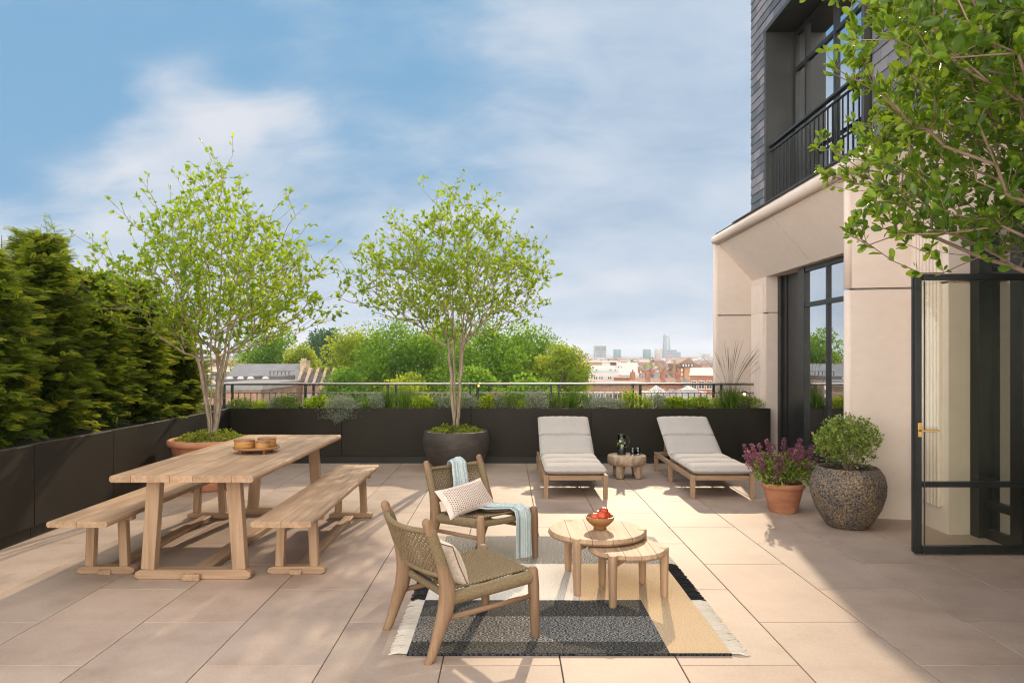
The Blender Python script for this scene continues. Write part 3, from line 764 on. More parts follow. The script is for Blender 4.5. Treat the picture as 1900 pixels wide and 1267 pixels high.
def rug():
    t = thing('area_rug', 'flat woven outdoor rug in black, grey, cream and sand blocks under the coffee tables', 'rug', (.33, 5.2, .0))
    blk = rug_mat('rug_black', (.008, .010, .014), (.085, .088, .09)); mid = rug_mat('rug_speckled', (.010, .012, .016), (.55, .53, .48), cc=(.09, .09, .09))
    dk = rug_mat('rug_charcoal', (.010, .012, .016), (.20, .19, .16), cc=(.04, .04, .04))
    gry = rug_mat('rug_grey', (.035, .035, .037), (.62, .58, .52), cc=(.24, .23, .21)); cr = rug_mat('rug_cream', (.62, .56, .48), (.80, .75, .67)); sand = rug_mat('rug_sand', (.50, .365, .22), (.64, .49, .33))
    z0, z1 = .001, .0095
    def patch(x0, x1, y0, y1, mat, dz=0):
        m = MB(); nx = max(2, int((x1 - x0) / .05)); ny = max(2, int((y1 - y0) / .05)); P = []
        def zz(x, y): return z1 + dz + .0015 * math.sin(x * 9 + 1) * math.sin(y * 7) + .001 * math.sin(x * 23)
        for i in range(nx + 1):
            P.append([(x0 + (x1 - x0) * i / nx, y0 + (y1 - y0) * j / ny, zz(x0 + (x1 - x0) * i / nx, y0 + (y1 - y0) * j / ny)) for j in range(ny + 1)])
        m.grid(P)
        for a, b_ in (((x0, y0), (x1, y0)), ((x1, y0), (x1, y1)), ((x1, y1), (x0, y1)), ((x0, y1), (x0, y0))):
            Q = [[(a[0] + (b_[0] - a[0]) * k / 20, a[1] + (b_[1] - a[1]) * k / 20, zz(a[0] + (b_[0] - a[0]) * k / 20, a[1] + (b_[1] - a[1]) * k / 20)), (a[0] + (b_[0] - a[0]) * k / 20, a[1] + (b_[1] - a[1]) * k / 20, z0)] for k in range(21)]
            m.grid(Q)
        m.build('woven_block', mat, t, True)
    XL, XR = -.54, 1.20
    xb = .872
    patch(XL, xb, 3.93, 4.10, dk); patch(XL, xb, 4.10, 4.50, mid); patch(XL, xb, 4.50, 4.80, dk)
    patch(xb, XR, 3.93, 4.80, sand); patch(.47, XR, 4.80, 5.64, sand); patch(XL, .47, 4.80, 5.64, cr)
    patch(XL, XR, 5.64, 6.51, gry)
    m = MB(); m.tube([(XL, 3.928, .007), (.2, 3.93, .007), (XR, 3.928, .007)], .0075, 6); m.build('bound_edge', blk, t, True)
    # fringes
    def fringe(x, sgn, y0, y1, cols, L0=.10):
        n = int((y1 - y0) / .0042); ys = y0 + (np.arange(n) + .5) / n * (y1 - y0)
        P = np.stack([np.full(n, x), ys, np.full(n, .006)], 1)
        D = np.stack([np.full(n, sgn * 1.0), RNG.normal(0, .12, n) + .1 * np.sin(ys * 14), np.full(n, -.02)], 1)
        o = leaves('fringe', P, D, L0 * (.85 + .2 * RNG.random(n)), .0042, cols, t, (np.array([(0, .5, 0), (0, -.5, 0), (.5, .5, .05), (.5, -.5, .05), (1, .35, -.03), (1, -.35, -.03), (.5, 0, .09), (1, 0, .01), (0, 0, .03)]),
              [(0, 8, 6, 2), (8, 1, 3, 6), (2, 6, 7, 4), (6, 3, 5, 7)]), off=tuple(abs_loc(t)), up_bias=.95)
    whitef = leafmat('cream_fringe', [(0, (.70, .64, .55)), (1, (.86, .81, .73))], trans=.3, tcol=(.7, .65, .55), rough=.9, spec=.1)
    blackf = leafmat('black_fringe', [(0, (.01, .01, .012)), (1, (.04, .04, .04))], trans=.02, tcol=(.03, .03, .03), rough=.9, spec=.1)
    fringe(XL, -1, 3.94, 4.80, whitef); fringe(XL, -1, 4.80, 5.64, blackf); fringe(XL, -1, 5.64, 6.5, whitef)
    fringe(XR, 1, 3.94, 4.80, whitef); fringe(XR, 1, 4.80, 5.64, blackf); fringe(XR, 1, 5.64, 6.5, whitef)
rug()

# ================================================================== woven lounge chairs
def cord_wrap(t, parent, name, pts, rad, ell=1.0, turns=None, up=(0, 0, 1)):
    """a bar wound with rope: ribbed tube"""
    pts = [Vector(p) for p in pts]; L = sum((b - a).length for a, b in zip(pts[:-1], pts[1:]))
    n = int(L / .0035); Q = []; rr = []
    def at(s):
        acc = 0
        for a, b in zip(pts[:-1], pts[1:]):
            l = (b - a).length
            if acc + l >= s or b is pts[-1]: return a + (b - a) * min(1, (s - acc) / l)
            acc += l
    for i in range(n + 1):
        Q.append(at(L * i / n)); rr.append(rad + (.0012 if i % 2 else -.0008))
    m = MB(); m.tube(Q, rr, 12, ell=ell, up=up); return m.build(name, M['cord'], parent)

def weave(f, nu, nv, w, parent, name, amp=.0035, gap=None):
    """f(u,v) -> (point, normal); two sets of wavy rope strands"""
    m = MB()
    for k in range(nu):
        u = (k + .5) / nu; pts = []; n = nv * 2
        for j in range(n + 1):
            v = j / n; p, q = f(u, v); pts.append(p + q * amp * math.cos(PI * j / 2 * 1.0 + k * PI))
        m.tube(pts, w, 4, cap=False)
    for k in range(nv):
        v = (k + .5) / nv; pts = []; n = nu * 2
        for j in range(n + 1):
            u = j / n; p, q = f(u, v); pts.append(p - q * amp * math.cos(PI * j / 2 + k * PI))
        m.tube(pts, w, 4, cap=False)
    return m.build(name, M['cord'], parent, fixn=False)

def lounge_chair(label, loc, rz):
    t = thing('lounge_chair', label, 'lounge chair', loc, rz, group='woven rope lounge chairs')
    HY = .283
    prof = [(-.345, 0, .021), (-.325, .03, .024), (-.285, .14, .031), (-.245, .25, .041), (-.228, .33, .046), (-.235, .40, .040), (-.262, .50, .030), (-.305, .62, .026), (-.352, .735, .025)]
    for s in (-1, 1):
        m = MB(); m.tube([(x, s * HY, z) for x, z, r in prof], [r for x, z, r in prof], 14, ell=1.05, up=(1, 0, 0), round_end=True)
        m.build('rear_leg', M['chairwood_z'], t)
        cord_wrap(t, t, 'wrapped_post', [(-.247, s * HY, .445), (-.262, s * HY, .50), (-.305, s * HY, .62), (-.331, s * HY, .685)], .031)
        m = MB(); m.tube([(.335, s * HY, 0), (.330, s * HY, .02), (.318, s * HY, .30), (.312, s * HY, .385)], [.021, .025, .033, .031], 14, round_end=True, up=(1, 0, 0))
        m.build('front_leg', M['chairwood_z'], t)
        cord_wrap(t, t, 'seat_rail', [(-.215, s * (HY - .004), .315), (.290, s * (HY - .004), .352)], .036, ell=.0 + 1.0)
        m = MB(); m.tube([(-.262, s * HY, .215), (.318, s * HY, .245)], .0125, 10, ell=1.3); m.build('stretcher', M['chairwood_x'], t)
    cord_wrap(t, t, 'front_rail', [(.302, -HY, .350), (.298, 0, .338), (.302, HY, .350)], .024)
    cord_wrap(t, t, 'rear_rail', [(-.205, -HY, .318), (-.205, HY, .318)], .020)
    def bx(v, z0=.442, z1=.690): 
        z = z0 + (z1 - z0) * v; x = -.245 - (z - .44) * .36
        return x, z
    def fb(u, v):
        x, z = bx(v); y = -HY + 2 * HY * u; c = 1 - (2*u - 1) ** 2
        p = Vector((x - .055 * c - .006, y, z - .012 * c * v)); nn = Vector((.94, -.25 * (2*u-1), .32)).normalized(); return p, nn
    weave(fb, 34, 17, .0045, t, 'woven_back')
    for v, nm in ((1, 'top_rail'), (0, 'lower_rail')):
        pts = []
        for k in range(13):
            p, _ = fb(k / 12, v); pts.append(p)
        m = MB(); m.tube(pts, .0155, 10); m.build(nm, M['cord'], t)
    def fs(u, v):
        x = -.20 + .50 * u; y = -HY + .02 + 2 * (HY - .02) * v
        c = (1 - (2*u-1)**2) * (1 - (2*v-1)**4)
        return Vector((x, y, .372 + (.008) * u - .032 * c - .0 + (u - .5) * .03)), Vector((0, 0, 1))
    weave(fs, 46, 46, .0052, t, 'woven_seat', amp=.003)
    for s in (-1, 1):
        for xx, yy in ((-.345, s * HY), (.335, s * HY)): pass
    return t
CHA = lounge_chair('woven rope lounge chair seen from behind in the foreground on the rug corner', (-.272, 4.246, .0), R(31.7))
CHB = lounge_chair('woven rope lounge chair with a pale blue throw and dotted pillow, behind the other chair', (-.2125, 5.885, .0), R(-46.6))
def ch_pt(ch, x, y, z):
    a = ch.rotation_euler[2]; c, s = math.cos(a), math.sin(a)
    return (ch.location.x + c * x - s * y, ch.location.y + s * x + c * y, ch.location.z + z)

def pillow(name, label, loc, rz, w, h, th, lean, mat, dots=False, piping=None, roll=0):
    t = thing(name, label, 'cushion', loc, rz)
    # local: pillow plane spanned by y (width) and the leaning axis; +x faces forward
    ax = Vector((-math.sin(lean), 0, math.cos(lean))); nn = Vector((math.cos(lean), 0, math.sin(lean))); ay = Vector((0, 1, 0))
    cr, sr = math.cos(roll), math.sin(roll); ay, ax = ay * cr + ax * sr, ax * cr - ay * sr
    def half(sg):
        P = []; n = 28
        for i in range(n + 1):
            row = []
            for j in range(n + 1):
                u, v = 2 * i / n - 1, 2 * j / n - 1
                pu = u * (1 - .075 * (1 - v * v)); pv = v * (1 - .12 * (1 - u * u))
                pk = max(0, 1 - abs(u) ** 2.4) ** .55 * max(0, 1 - abs(v) ** 2.4) ** .55
                wr = .035 * math.sin(9 * u + 3 * v) * math.sin(7 * v - 2 * u) * pk
                row.append(ay * (pu * w / 2) + ax * (pv * h / 2 + h / 2) + nn * (sg * th / 2 * (pk + wr)))
            P.append(row)
        return P
    m = MB(); m.grid(half(1)); m.grid(half(-1)); b = m.build('cushion_cover', mat, t)
    if dots:
        V = []
        def srf(u, v):
            pu = u * (1 - .075 * (1 - v * v)); pv = v * (1 - .12 * (1 - u * u))
            pk = max(0, 1 - abs(u) ** 2.4) ** .55 * max(0, 1 - abs(v) ** 2.4) ** .55
            wr = .035 * math.sin(9 * u + 3 * v) * math.sin(7 * v - 2 * u) * pk
            return ay * (pu * w / 2) + ax * (pv * h / 2 + h / 2) + nn * (th / 2 * (pk + wr) + .0022)
        nu, nv = 23, 11
        for i in range(nu):
            for j in range(nv):
                u = -.84 + 1.68 * i / (nu - 1); v = -.78 + 1.56 * (j + (.5 if i % 2 else 0)) / nv
                c = srf(u, v); q = []; e = .0052
                for k in range(6):
                    a = k * PI / 3
                    q.append(tuple(srf(u + math.cos(a) * e * 2 / w, v + math.sin(a) * e * 2 / h)))
                V.append(q)
        fast_mesh('embroidered_dots', np.array(V), [(0, 1, 2, 3, 4, 5)], M['dot'], b)
    if piping:
        n = 60; pts = []
        P = half(1); N_ = len(P) - 1
        loop = [P[i][0] for i in range(N_)] + [P[N_][j] for j in range(N_)] + [P[N_ - i][N_] for i in range(N_)] + [P[0][N_ - j] for j in range(N_)]
        m = MB(); m.tube(loop + [loop[0]], .0032, 6, cap=False); m.build('piping', piping, b)
    return t
M['linen'] = pm('cream_linen', [(.3, (.52, .44, .35)), (.7, (.68, .60, .50))], ns=60, detail=3, rough=.95, bump=.3, bs=300, bdist=.001, spec=.1)
M['blush'] = pm('off_white_linen', [(.3, (.60, .50, .43)), (.7, (.72, .62, .55))], ns=50, detail=3, rough=.95, bump=.3, bs=300, bdist=.001, spec=.1)
M['dot'] = pm('brown_dots', [(.3, (.06, .035, .03)), (.7, (.14, .08, .06))], ns=50, rough=.9)
M['pipe'] = pm('rust_piping', [(.3, (.16, .06, .03)), (.7, (.24, .10, .05))], ns=50, rough=.9)
M['throw'] = pm('pale_blue_wool', [(.38, (.25, .34, .36)), (.5, (.42, .50, .51)), (.62, (.62, .67, .65))], sc=(1, 1, 1), ns=170, detail=3, rough=1, bump=.5, bs=260, bdist=.002, spec=.05)
pillow('throw_pillow', 'off white lumbar pillow with rows of small brown dots on the rear chair', ch_pt(CHB, .03, -.10, .372), CHB.rotation_euler[2] - .05, .50, .27, .13, R(40), M['blush'], dots=True, roll=R(7))
pillow('throw_pillow', 'plain cream pillow with dark rust piping on the foreground chair', ch_pt(CHA, -.085, -.03, .335), CHA.rotation_euler[2] + .05, .44, .27, .15, R(24), M['linen'], piping=M['pipe'])

def throw():
    t = thing('throw_blanket', 'pale blue wool throw draped over the back and seat of the rear chair', 'blanket', CHB.location, CHB.rotation_euler[2])
    # folded layers: centre line in chair coordinates (x, z, y centre, width)
    path = [(-.415, .46, .055, .15), (-.42, .56, .055, .15), (-.420, .66, .05, .15), (-.405, .712, .05, .15), (-.375, .724, .05, .15), (-.345, .71, .05, .155), (-.325, .64, .045, .16), (-.300, .56, .04, .165), (-.275, .47, .02, .18), (-.235, .405, -.01, .22),
            (-.15, .385, .02, .24), (-.03, .383, .05, .235), (.10, .386, .085, .215), (.22, .400, .115, .19), (.295, .410, .125, .175), (.333, .395, .128, .17), (.345, .35, .13, .168), (.348, .26, .128, .168), (.350, .17, .125, .172), (.353, .10, .122, .175), (.356, .045, .12, .18)]
    # resample
    pts = []
    for a, b in zip(path[:-1], path[1:]):
        for k in range(5): pts.append(tuple(p + (q - p) * k / 5 for p, q in zip(a, b)))
    pts.append(path[-1])
    for layer, (dy, sc_, lift) in enumerate(((0, 1.0, 0.0), (.012, .72, .010), (.028, .40, .019))):
        for side in (0,):
            top = []; bot = []
            for i, (x, z, yc, w) in enumerate(pts):
                q = pts[min(i + 1, len(pts) - 1)]; p_ = pts[max(i - 1, 0)]
                dx, dz = q[0] - p_[0], q[1] - p_[1]; l = math.hypot(dx, dz) or 1
                nx, nz = -dz / l, dx / l
                rt = []; rb = []
                end = (len(pts) - 1 - i) / len(pts)
                for j in range(25):
                    s = j / 24 * 2 - 1
                    fold = .0055 * math.sin(s * 7 + layer * 2 + i * .018) + .003 * math.sin(s * 15 + i * .05)
                    edge = (1 - s ** 8)
                    th = .0055 * edge ** .5 if edge > 0 else 0
                    base = .006 + lift + fold * (1 if i > 40 else .5)
                    y = yc + dy + s * w / 2 * sc_ + .004 * math.sin(i * .13 + layer)
                    rt.append((x + nx * (base + th), y, z + nz * (base + th))); rb.append((x + nx * (base - th), y, z + nz * (base - th)))
                top.append(rt); bot.append(rb)
            m = MB(); m.grid(top); m.grid(bot)
            m.grid([[a, b] for a, b in zip(top[-1], bot[-1])]); m.grid([[a, b] for a, b in zip(top[0], bot[0])])
            m.build('folded_layer', M['throw'], t)
throw()

# ================================================================== sun loungers
M['canvas'] = pm('oatmeal_canvas', [(.3, (.43, .40, .37)), (.7, (.53, .495, .46))], ns=90, detail=3, rough=.95, bump=.25, bs=350, bdist=.001, spec=.1,
                 layer=([(.3, (.93, .93, .93)), (.7, (1, 1, 1))], (1, 1, 1), 5, 1))
M['pipegrey'] = pm('grey_piping', [(.3, (.16, .145, .13)), (.7, (.24, .22, .20))], ns=50, rough=.9)
def lounger(label, x, dx=0):
    t = thing('sun_lounger', label, 'sun lounger', (x, 9.3, 0), group='teak sun loungers against the back planter')
    hw = .36; y0, y1 = -1.03, 1.06
    for s in (-1, 1):
        m = MB(); m.box(s * hw, s * (hw - .035), y0 + .045, y1, .205, .262); m.build('side_rail', M['teak_y'], t, bevel=.004)
        for yy in (y0, .10, y1 - .06):
            m = MB(); a = s * (hw + .003); m.bar((a - s * .026, yy + .028, 0), (a - s * .026, yy + .028, .264 if yy == y0 else .206), .046, .05, up=(0, 1, 0), w1=.056, h1=.058); m.build('leg', M['teak_z'], t, bevel=.004)
    for yy in (y0 + .012, y1 - .045):
        m = MB(); m.box(-hw + .055, hw - .055, yy, yy + .035, .205, .258); m.build('end_rail', M['teak_x'], t, bevel=.004)
    for k in range(13):
        yy = y0 + .10 + k * .09
        m = MB(); m.box(-hw + .036, hw - .036, yy, yy + .055, .238, .254); m.build('slat', M['teak_x'], t)
    # raised back frame
    a0 = Vector((0, .17, .262)); ang = R(29); L_ = .86
    d = Vector((0, math.cos(ang), math.sin(ang)))
    for s in (-1, 1):
        m = MB(); m.bar(a0 + Vector((s * (hw - .06), 0, 0)), a0 + Vector((s * (hw - .06), 0, 0)) + d * L_, .035, .04); m.build('back_rail', M['teak_y'], t, bevel=.003)
        q = a0 + Vector((s * (hw - .10), 0, 0)) + d * .62
        m = MB(); m.bar(q, (q.x, q.y + .14, .23), .026, .026); m.build('back_prop', M['teak_z'], t, bevel=.002)
    for k in range(8):
        q = a0 + d * (.06 + k * .1)
        m = MB(); m.bar(q + Vector((-hw + .05, 0, .012)), q + Vector((hw - .05, 0, .012)), .05, .014, up=(0, -math.sin(ang), math.cos(ang))); m.build('slat', M['teak_x'], t)
    # mattress of five padded sections
    secs = [(0, .38), (.38, .76), (.76, 1.20), (1.20, 1.66), (1.66, 2.10)]
    hinge = 1.20; h = .055
    def ctr(s):
        if s < hinge - .09: return Vector((0, y0 - .015 + s, .262 + h)), Vector((0, 0, 1)), 
        if s > hinge + .09:
            p0 = Vector((0, y0 - .015 + hinge, .262 + h)); return p0 + d * (s - hinge), Vector((0, -math.sin(ang), math.cos(ang)))
        f = (s - hinge + .09) / .18; an = ang * f
        p0 = Vector((0, y0 - .015 + hinge, .262 + h)); ya = hinge - .09
        pa = Vector((0, y0 - .015 + ya, .262 + h)); pb = p0 + d * .09
        p = pa * (1 - f) ** 2 + p0 * 2 * f * (1 - f) + pb * f * f
        return p, Vector((0, -math.sin(an), math.cos(an)))
    for si, (a, b) in enumerate(secs):
        top = []; bot = []; ns = 22
        for i in range(ns + 1):
            f = i / ns; s = a + (b - a) * f; e = 2 * f - 1
            puff = max(0, 1 - abs(e) ** 5) ** .55
            p, n = ctr(s); rt = []; rb = []
            nw = 36
            for j in range(nw + 1):
                w_ = 2 * j / nw - 1
                ed = max(0, 1 - abs(w_) ** 10) ** .5
                crown = 1 + .05 * math.sin(w_ * 4 + si * 2) + .04 * math.cos(w_ * 2.2)
                wrk = .0035 * math.sin(w_ * 21 + si * 5 + f * 3) * (1 - puff * .75)
                hh = h * (.0 + 1.0 * puff) * ed * crown + wrk * ed
                X = w_ * .352 * (1 - .012 * (1 - puff))
                rt.append(p + n * hh + Vector((X, 0, 0))); rb.append(p - n * (h * (.20 + .80 * puff) * ed) * .92 + Vector((X, 0, 0)))
            top.append(rt); bot.append(rb)
        m = MB(); m.grid(top); m.grid(bot)
        m.grid([[q, r_] for q, r_ in zip(top[0], bot[0])]); m.grid([[q, r_] for q, r_ in zip(top[-1], bot[-1])])
        m.build('mattress_section', M['canvas'], t)
        if si:
            p, n = ctr(a); m = MB(); m.tube([p + n * (h * .32) + Vector((-.34, 0, 0)), p + n * (h * .34), p + n * (h * .32) + Vector((.34, 0, 0))], .004, 6); m.build('seam_piping', M['pipegrey'], t)
    return t
lounger('teak sun lounger with oatmeal mattress between the big dark pot and the side table', .77)
lounger('teak sun lounger with oatmeal mattress beside the potted purple flowers', 2.43)

def stump_table():
    t = thing('side_table', 'chunky round weathered wood side table between the two sun loungers', 'side table', (1.585, 9.75, 0))
    m = MB(); m.lathe([(0, .175), (.235, .175), (.252, .19), (.26, .23), (.256, .285), (.245, .298), (0, .30)], 40, jit=.007); m.build('table_top', M['stumpwood'], t, sharp=50)
    for a in (38, 128, 232, 318):
        c, s_ = math.cos(R(a)), math.sin(R(a))
        m = MB(); m.bar((c * .185, s_ * .185, 0), (c * .165, s_ * .165, .178), .075, .075, w1=.10, h1=.10); m.build('leg', M['stumpwood'], t, bevel=.012)
stump_table()
def jug():
    t = thing('glass_jug', 'tall clear jug with dark water and lime slices on the low side table', 'jug', (1.515, 9.76, .30))
    m = MB(); m.lathe([(.050, 0), (.056, .006), (.056, .07), (.050, .12), (.047, .2), (.052, .262), (.056, .268), (.050, .268), (.044, .2), (.047, .12), (.052, .07), (.050, .012), (0, .01)], 32); b = m.build('jug_body', M['tumbler'], t)
    m = MB(); m.lathe([(0, .012), (.0495, .013), (.0495, .07), (.045, .12), (.0425, .175), (0, .176)], 32)
    m.build('drink', pm('dark_drink', [(.3, (.02, .035, .015)), (.7, (.06, .09, .03))], ns=5, rough=.15), t)
    for k in range(9):
        a = k * 2.4; z = .10 + .012 * k
        m = MB(); c = Vector((.046 * math.cos(a), .046 * math.sin(a), z)); dr = Vector((math.cos(a), math.sin(a), .3)).normalized()
        m.tube([c, c + dr * .004], .018, 14); m.build('lime_slice', pm('lime', [(.3, (.22, .40, .06)), (.7, (.50, .60, .20))], ns=20, rough=.5) if k == 0 else bpy.data.materials['lime'], t)
    m = MB(); m.tube([(.048, 0, .24), (.085, 0, .235), (.105, 0, .20), (.10, 0, .14), (.075, 0, .10), (.052, 0, .095)], .007, 10); m.build('handle', M['tumbler'], t)
    m = MB(); m.lathe([(.0568, .0), (.0575, .004), (.0575, .062), (.0568, .068)], 32); m.build('base_sleeve', M['darkmetal'], t)
jug()
for (x, y, lab) in ((1.655, 9.70, 'left tumbler of amber drink beside the jug'), (1.735, 9.76, 'right tumbler of amber drink farther from the jug')):
    t = thing('tumbler', lab, 'glass', (x, y, .30))
    m = MB(); m.lathe([(.030, 0), (.034, .004), (.038, .09), (.0365, .09), (.032, .014), (0, .012)], 28); m.build('glass_wall', M['tumbler'], t)
    m = MB(); m.lathe([(0, .0125), (.0315, .014), (.034, .05), (0, .0505)], 28); m.build('amber_drink', pm('amber_liquid', [(.3, (.60, .34, .06)), (.7, (.75, .46, .10))], ns=6, rough=.1), t)
# ================================================================== growing trees
def grow(stems, targets, bf=.35, seg=.13, rs=None, sag=.03):
    """stems: list of polylines (first node shared base). Returns pos, parent."""
    pos = []; par = []; pl = []
    for st in stems:
        prev = -1
        for i, p in enumerate(st):
            p = np.array(p, float)
            pos.append(p); par.append(prev); pl.append(0 if prev < 0 else pl[prev] + np.linalg.norm(p - pos[prev])); prev = len(pos) - 1
    base = pos[0]
    order = np.argsort([np.linalg.norm(t - base) for t in targets])
    tips = []
    cap = len(pos) + len(targets) * 8
    A = np.zeros((cap, 3)); A[:len(pos)] = pos; PL = np.zeros(cap); PL[:len(pos)] = pl; PAR = list(par); n = len(pos)
    zmin = stems[0][0][2] + .9 * 0
    rr = np.random.default_rng(rs or 1)
    for ti in order:
        t = targets[ti]
        dv = t[None] - A[:n]; d = np.linalg.norm(dv, axis=1)
        cost = d + bf * PL[:n] + 1.3 * np.maximum(0, .35 * d - dv[:, 2]) + 100 * (PL[:n] < .55)
        i = int(np.argmin(cost)); L = d[i]
        if L > 1.1: pass
        k = max(1, int(L / seg)); prev = i; p0 = A[i].copy()
        side = rr.normal(size=3) * .06 * L
        for j in range(1, k + 1):
            f = j / k
            q = p0 + (t - p0) * f + side * math.sin(PI * f) + np.array([0, 0, -sag * L * math.sin(PI * f)])
            A[n] = q; PAR.append(prev); PL[n] = PL[prev] + np.linalg.norm(q - A[prev]); prev = n; n += 1
            if n >= cap - 2: break
        tips.append(prev)
        if n >= cap - 10: break
    return A[:n], np.array(PAR[:n]), tips

def skeleton(t, A, PAR, rmax, rmin, mat_big, mat_small, expo=.42, name='trunk', split=.012, off=(0, 0, 0), flare=0):
    n = len(A); cnt = np.zeros(n); kids_ = [[] for _ in range(n)]
    for i in range(n):
        if PAR[i] >= 0: kids_[PAR[i]].append(i)
    order = list(range(n))[::-1]
    for i in order:
        if not kids_[i]: cnt[i] = 1
        if PAR[i] >= 0: cnt[PAR[i]] += cnt[i]
    rad = rmin * cnt ** expo; mx = rad.max()
    if mx > rmax: rad = rmin + (rad - rmin) * (rmax - rmin) / (mx - rmin)
    if flare:
        rad = rad * (1 + flare * np.exp(-np.maximum(A[:, 2] - A[0, 2], 0) / .16) * (rad > split))
    # chains
    big = MB(); small = MB(); done = set()
    def chain(s, e):
        pts = [s, e]; c = e
        while kids_[c]:
            c = max(kids_[c], key=lambda k: cnt[k]); pts.append(c)
        return pts
    stack = [(r, k) for r in range(n) if PAR[r] < 0 for k in kids_[r]]
    while stack:
        s, e = stack.pop()
        ch = chain(s, e)
        for a, b in zip(ch[:-1], ch[1:]):
            for k in kids_[a]:
                if k != b and (a, k) not in done and a != s: done.add((a, k)); stack.append((a, k))
        rr = [min(rad[c], rad[ch[1]]) for c in ch]
        tgt = big if rr[0] > split else small
        # break chain where it becomes thin
        tgt.tube([A[c] for c in ch], rr, 9 if tgt is big else (5 if rr[0] > split * .4 else 3), cap=False)
    ob = big.build(name, mat_big, t, fixn=False) if big.v else None
    os_ = small.build('branches', mat_small, t, fixn=False)
    return rad

def leaf_points(A, PAR, rad, rthr, per, rng, spread=.02, L=.05):
    idx = np.where((rad <= rthr) & (PAR >= 0))[0]
    P = []; D = []
    for i in idx:
        p0 = A[PAR[i]]; p1 = A[i]; d = p1 - p0; l = np.linalg.norm(d)
        if l < 1e-4: continue
        d = d / l
        k = rng.poisson(per)
        for _ in range(k):
            f = rng.random(); q = rng.normal(size=3); q -= d * q.dot(d); q /= np.linalg.norm(q) + 1e-9
            P.append(p0 + (p1 - p0) * f + q * spread * rng.random()); D.append(d * .7 + q * .8 + np.array([0, 0, .25]))
    return np.array(P), np.array(D)

def crown_targets(n, prof, rng, cx=0, cy=0, shell=.45, sprigs=0, clip=None):
    """prof: list of (z, radius)"""
    zs = np.array([p[0] for p in prof]); rs = np.array([p[1] for p in prof])
    w = rs ** 2 + .02; out = []
    ph = rng.uniform(0, 6.28, 8)
    while len(out) < n:
        z = rng.uniform(zs[0], zs[-1]); r = np.interp(z, zs, rs)
        if rng.random() > (r / rs.max()) ** 2 + .03: continue
        a = rng.uniform(0, 2 * PI)
        lump = 1 + .20 * math.sin(3 * a + ph[0] + z * 3) + .15 * math.sin(5 * a + ph[1] - z * 5) + .13 * math.sin(z * 8 + ph[2] + a)
        q = rng.random() ** shell
        rr = r * q * lump
        # open pockets
        p = np.array([cx + rr * math.cos(a), cy + rr * math.sin(a), z + rng.normal() * .04])
        pk = math.sin(p[0] * 4.6 + ph[3]) * math.sin(p[1] * 4.9 + ph[4]) * math.sin(p[2] * 5.6 + ph[5])
        if pk > .20 and rng.random() < .88: continue
        if clip is not None and not clip(p): continue
        out.append(p)
    for _ in range(sprigs):
        z = rng.uniform(zs[0] + .2, zs[-1]); r = np.interp(z, zs, rs); a = rng.uniform(0, 2 * PI)
        k = rng.uniform(1.0, 1.22); p = np.array([cx + (r * k + .05) * math.cos(a), cy + (r * k + .05) * math.sin(a), z + .05 + .30 * rng.random()])
        if clip is None or clip(p): out.append(p)
    return out

def pot_tree(name, label, x, y, z0, seed, prof, ntar, stems_n, spread, leafmat_, per, L=.052, rthr=.0052, shape=LEAF_A, clip=None, lean=(0, 0), cc=(0, 0), bf=.35, rmin=.0022, sprigs=60, smooth=False, stemr=.044, sth=(.62, .78)):
    rng = np.random.default_rng(seed)
    t = thing(name, label, 'tree', (x, y, z0))
    stems = []
    H = prof[-1][0]
    for k in range(stems_n):
        a = 2 * PI * (k + rng.uniform(-.2, .2)) / stems_n + seed
        r1 = spread * rng.uniform(.55, 1.0) * (.35 if k == 0 else 1)
        pts = [(rng.normal() * .012, rng.normal() * .012, -.06)]
        hh = H * rng.uniform(*sth)
        m_ = 14
        for i in range(1, m_ + 1):
            f = i / m_
            rr = .012 + r1 * (.22 * f + .78 * f ** 1.8) + .02 * min(1, f * 6)
            pts.append((rr * math.cos(a + .25 * f) + lean[0] * f + rng.normal() * .008 + cc[0] * f * .6, rr * math.sin(a + .25 * f) + lean[1] * f + rng.normal() * .008 + cc[1] * f * .6, -.06 + (hh + .06) * f))
        stems.append(pts)
    tg = crown_targets(ntar, prof, rng, cc[0], cc[1], sprigs=sprigs, clip=clip)
    A, PAR, tips = grow(stems, tg, bf=bf, rs=seed)
    rad = skeleton(t, A, PAR, stemr, rmin, M['bark'] if stemr > .03 else M['twig'], M['twig'], split=.0075, flare=.7)
    P, D = leaf_points(A, PAR, rad, rthr, per, rng)
    # a rosette at each twig tip
    for i in tips:
        d = A[i] - A[PAR[i]]; d = d / (np.linalg.norm(d) + 1e-9); k = rng.integers(3, 6)
        P = np.concatenate([P, np.repeat(A[i][None], k, 0)]); D = np.concatenate([D, d[None] + rng.normal(size=(k, 3)) * .55])
    zlow = prof[0][0] - .12
    ok = P[:, 2] > zlow; P = P[ok]; D = D[ok]
    sz = L * rng.uniform(.5, 1.4, len(P))
    leaves('crown', P, D, sz, sz * rng.uniform(.5, .62, len(P)), leafmat_, t, shape, rng.beta(2, 2.6, len(P)), up_bias=.5, rng=rng, smooth=smooth)
    return t

def crockery(name, label, cat, x, y, prof, mat, soilz, soilr, n=48, jit=0.0, rim=None):
    t = thing(name, label, cat, (x, y, 0))
    m = MB(); m.lathe(prof, n, jit=jit); m.build('pot_body', mat, t)
    m = MB(); m.lathe([(0, soilz - .01), (soilr * .5, soilz + .012), (soilr, soilz - .01)], 32); m.build('soil', M['soil'], t)
    return t

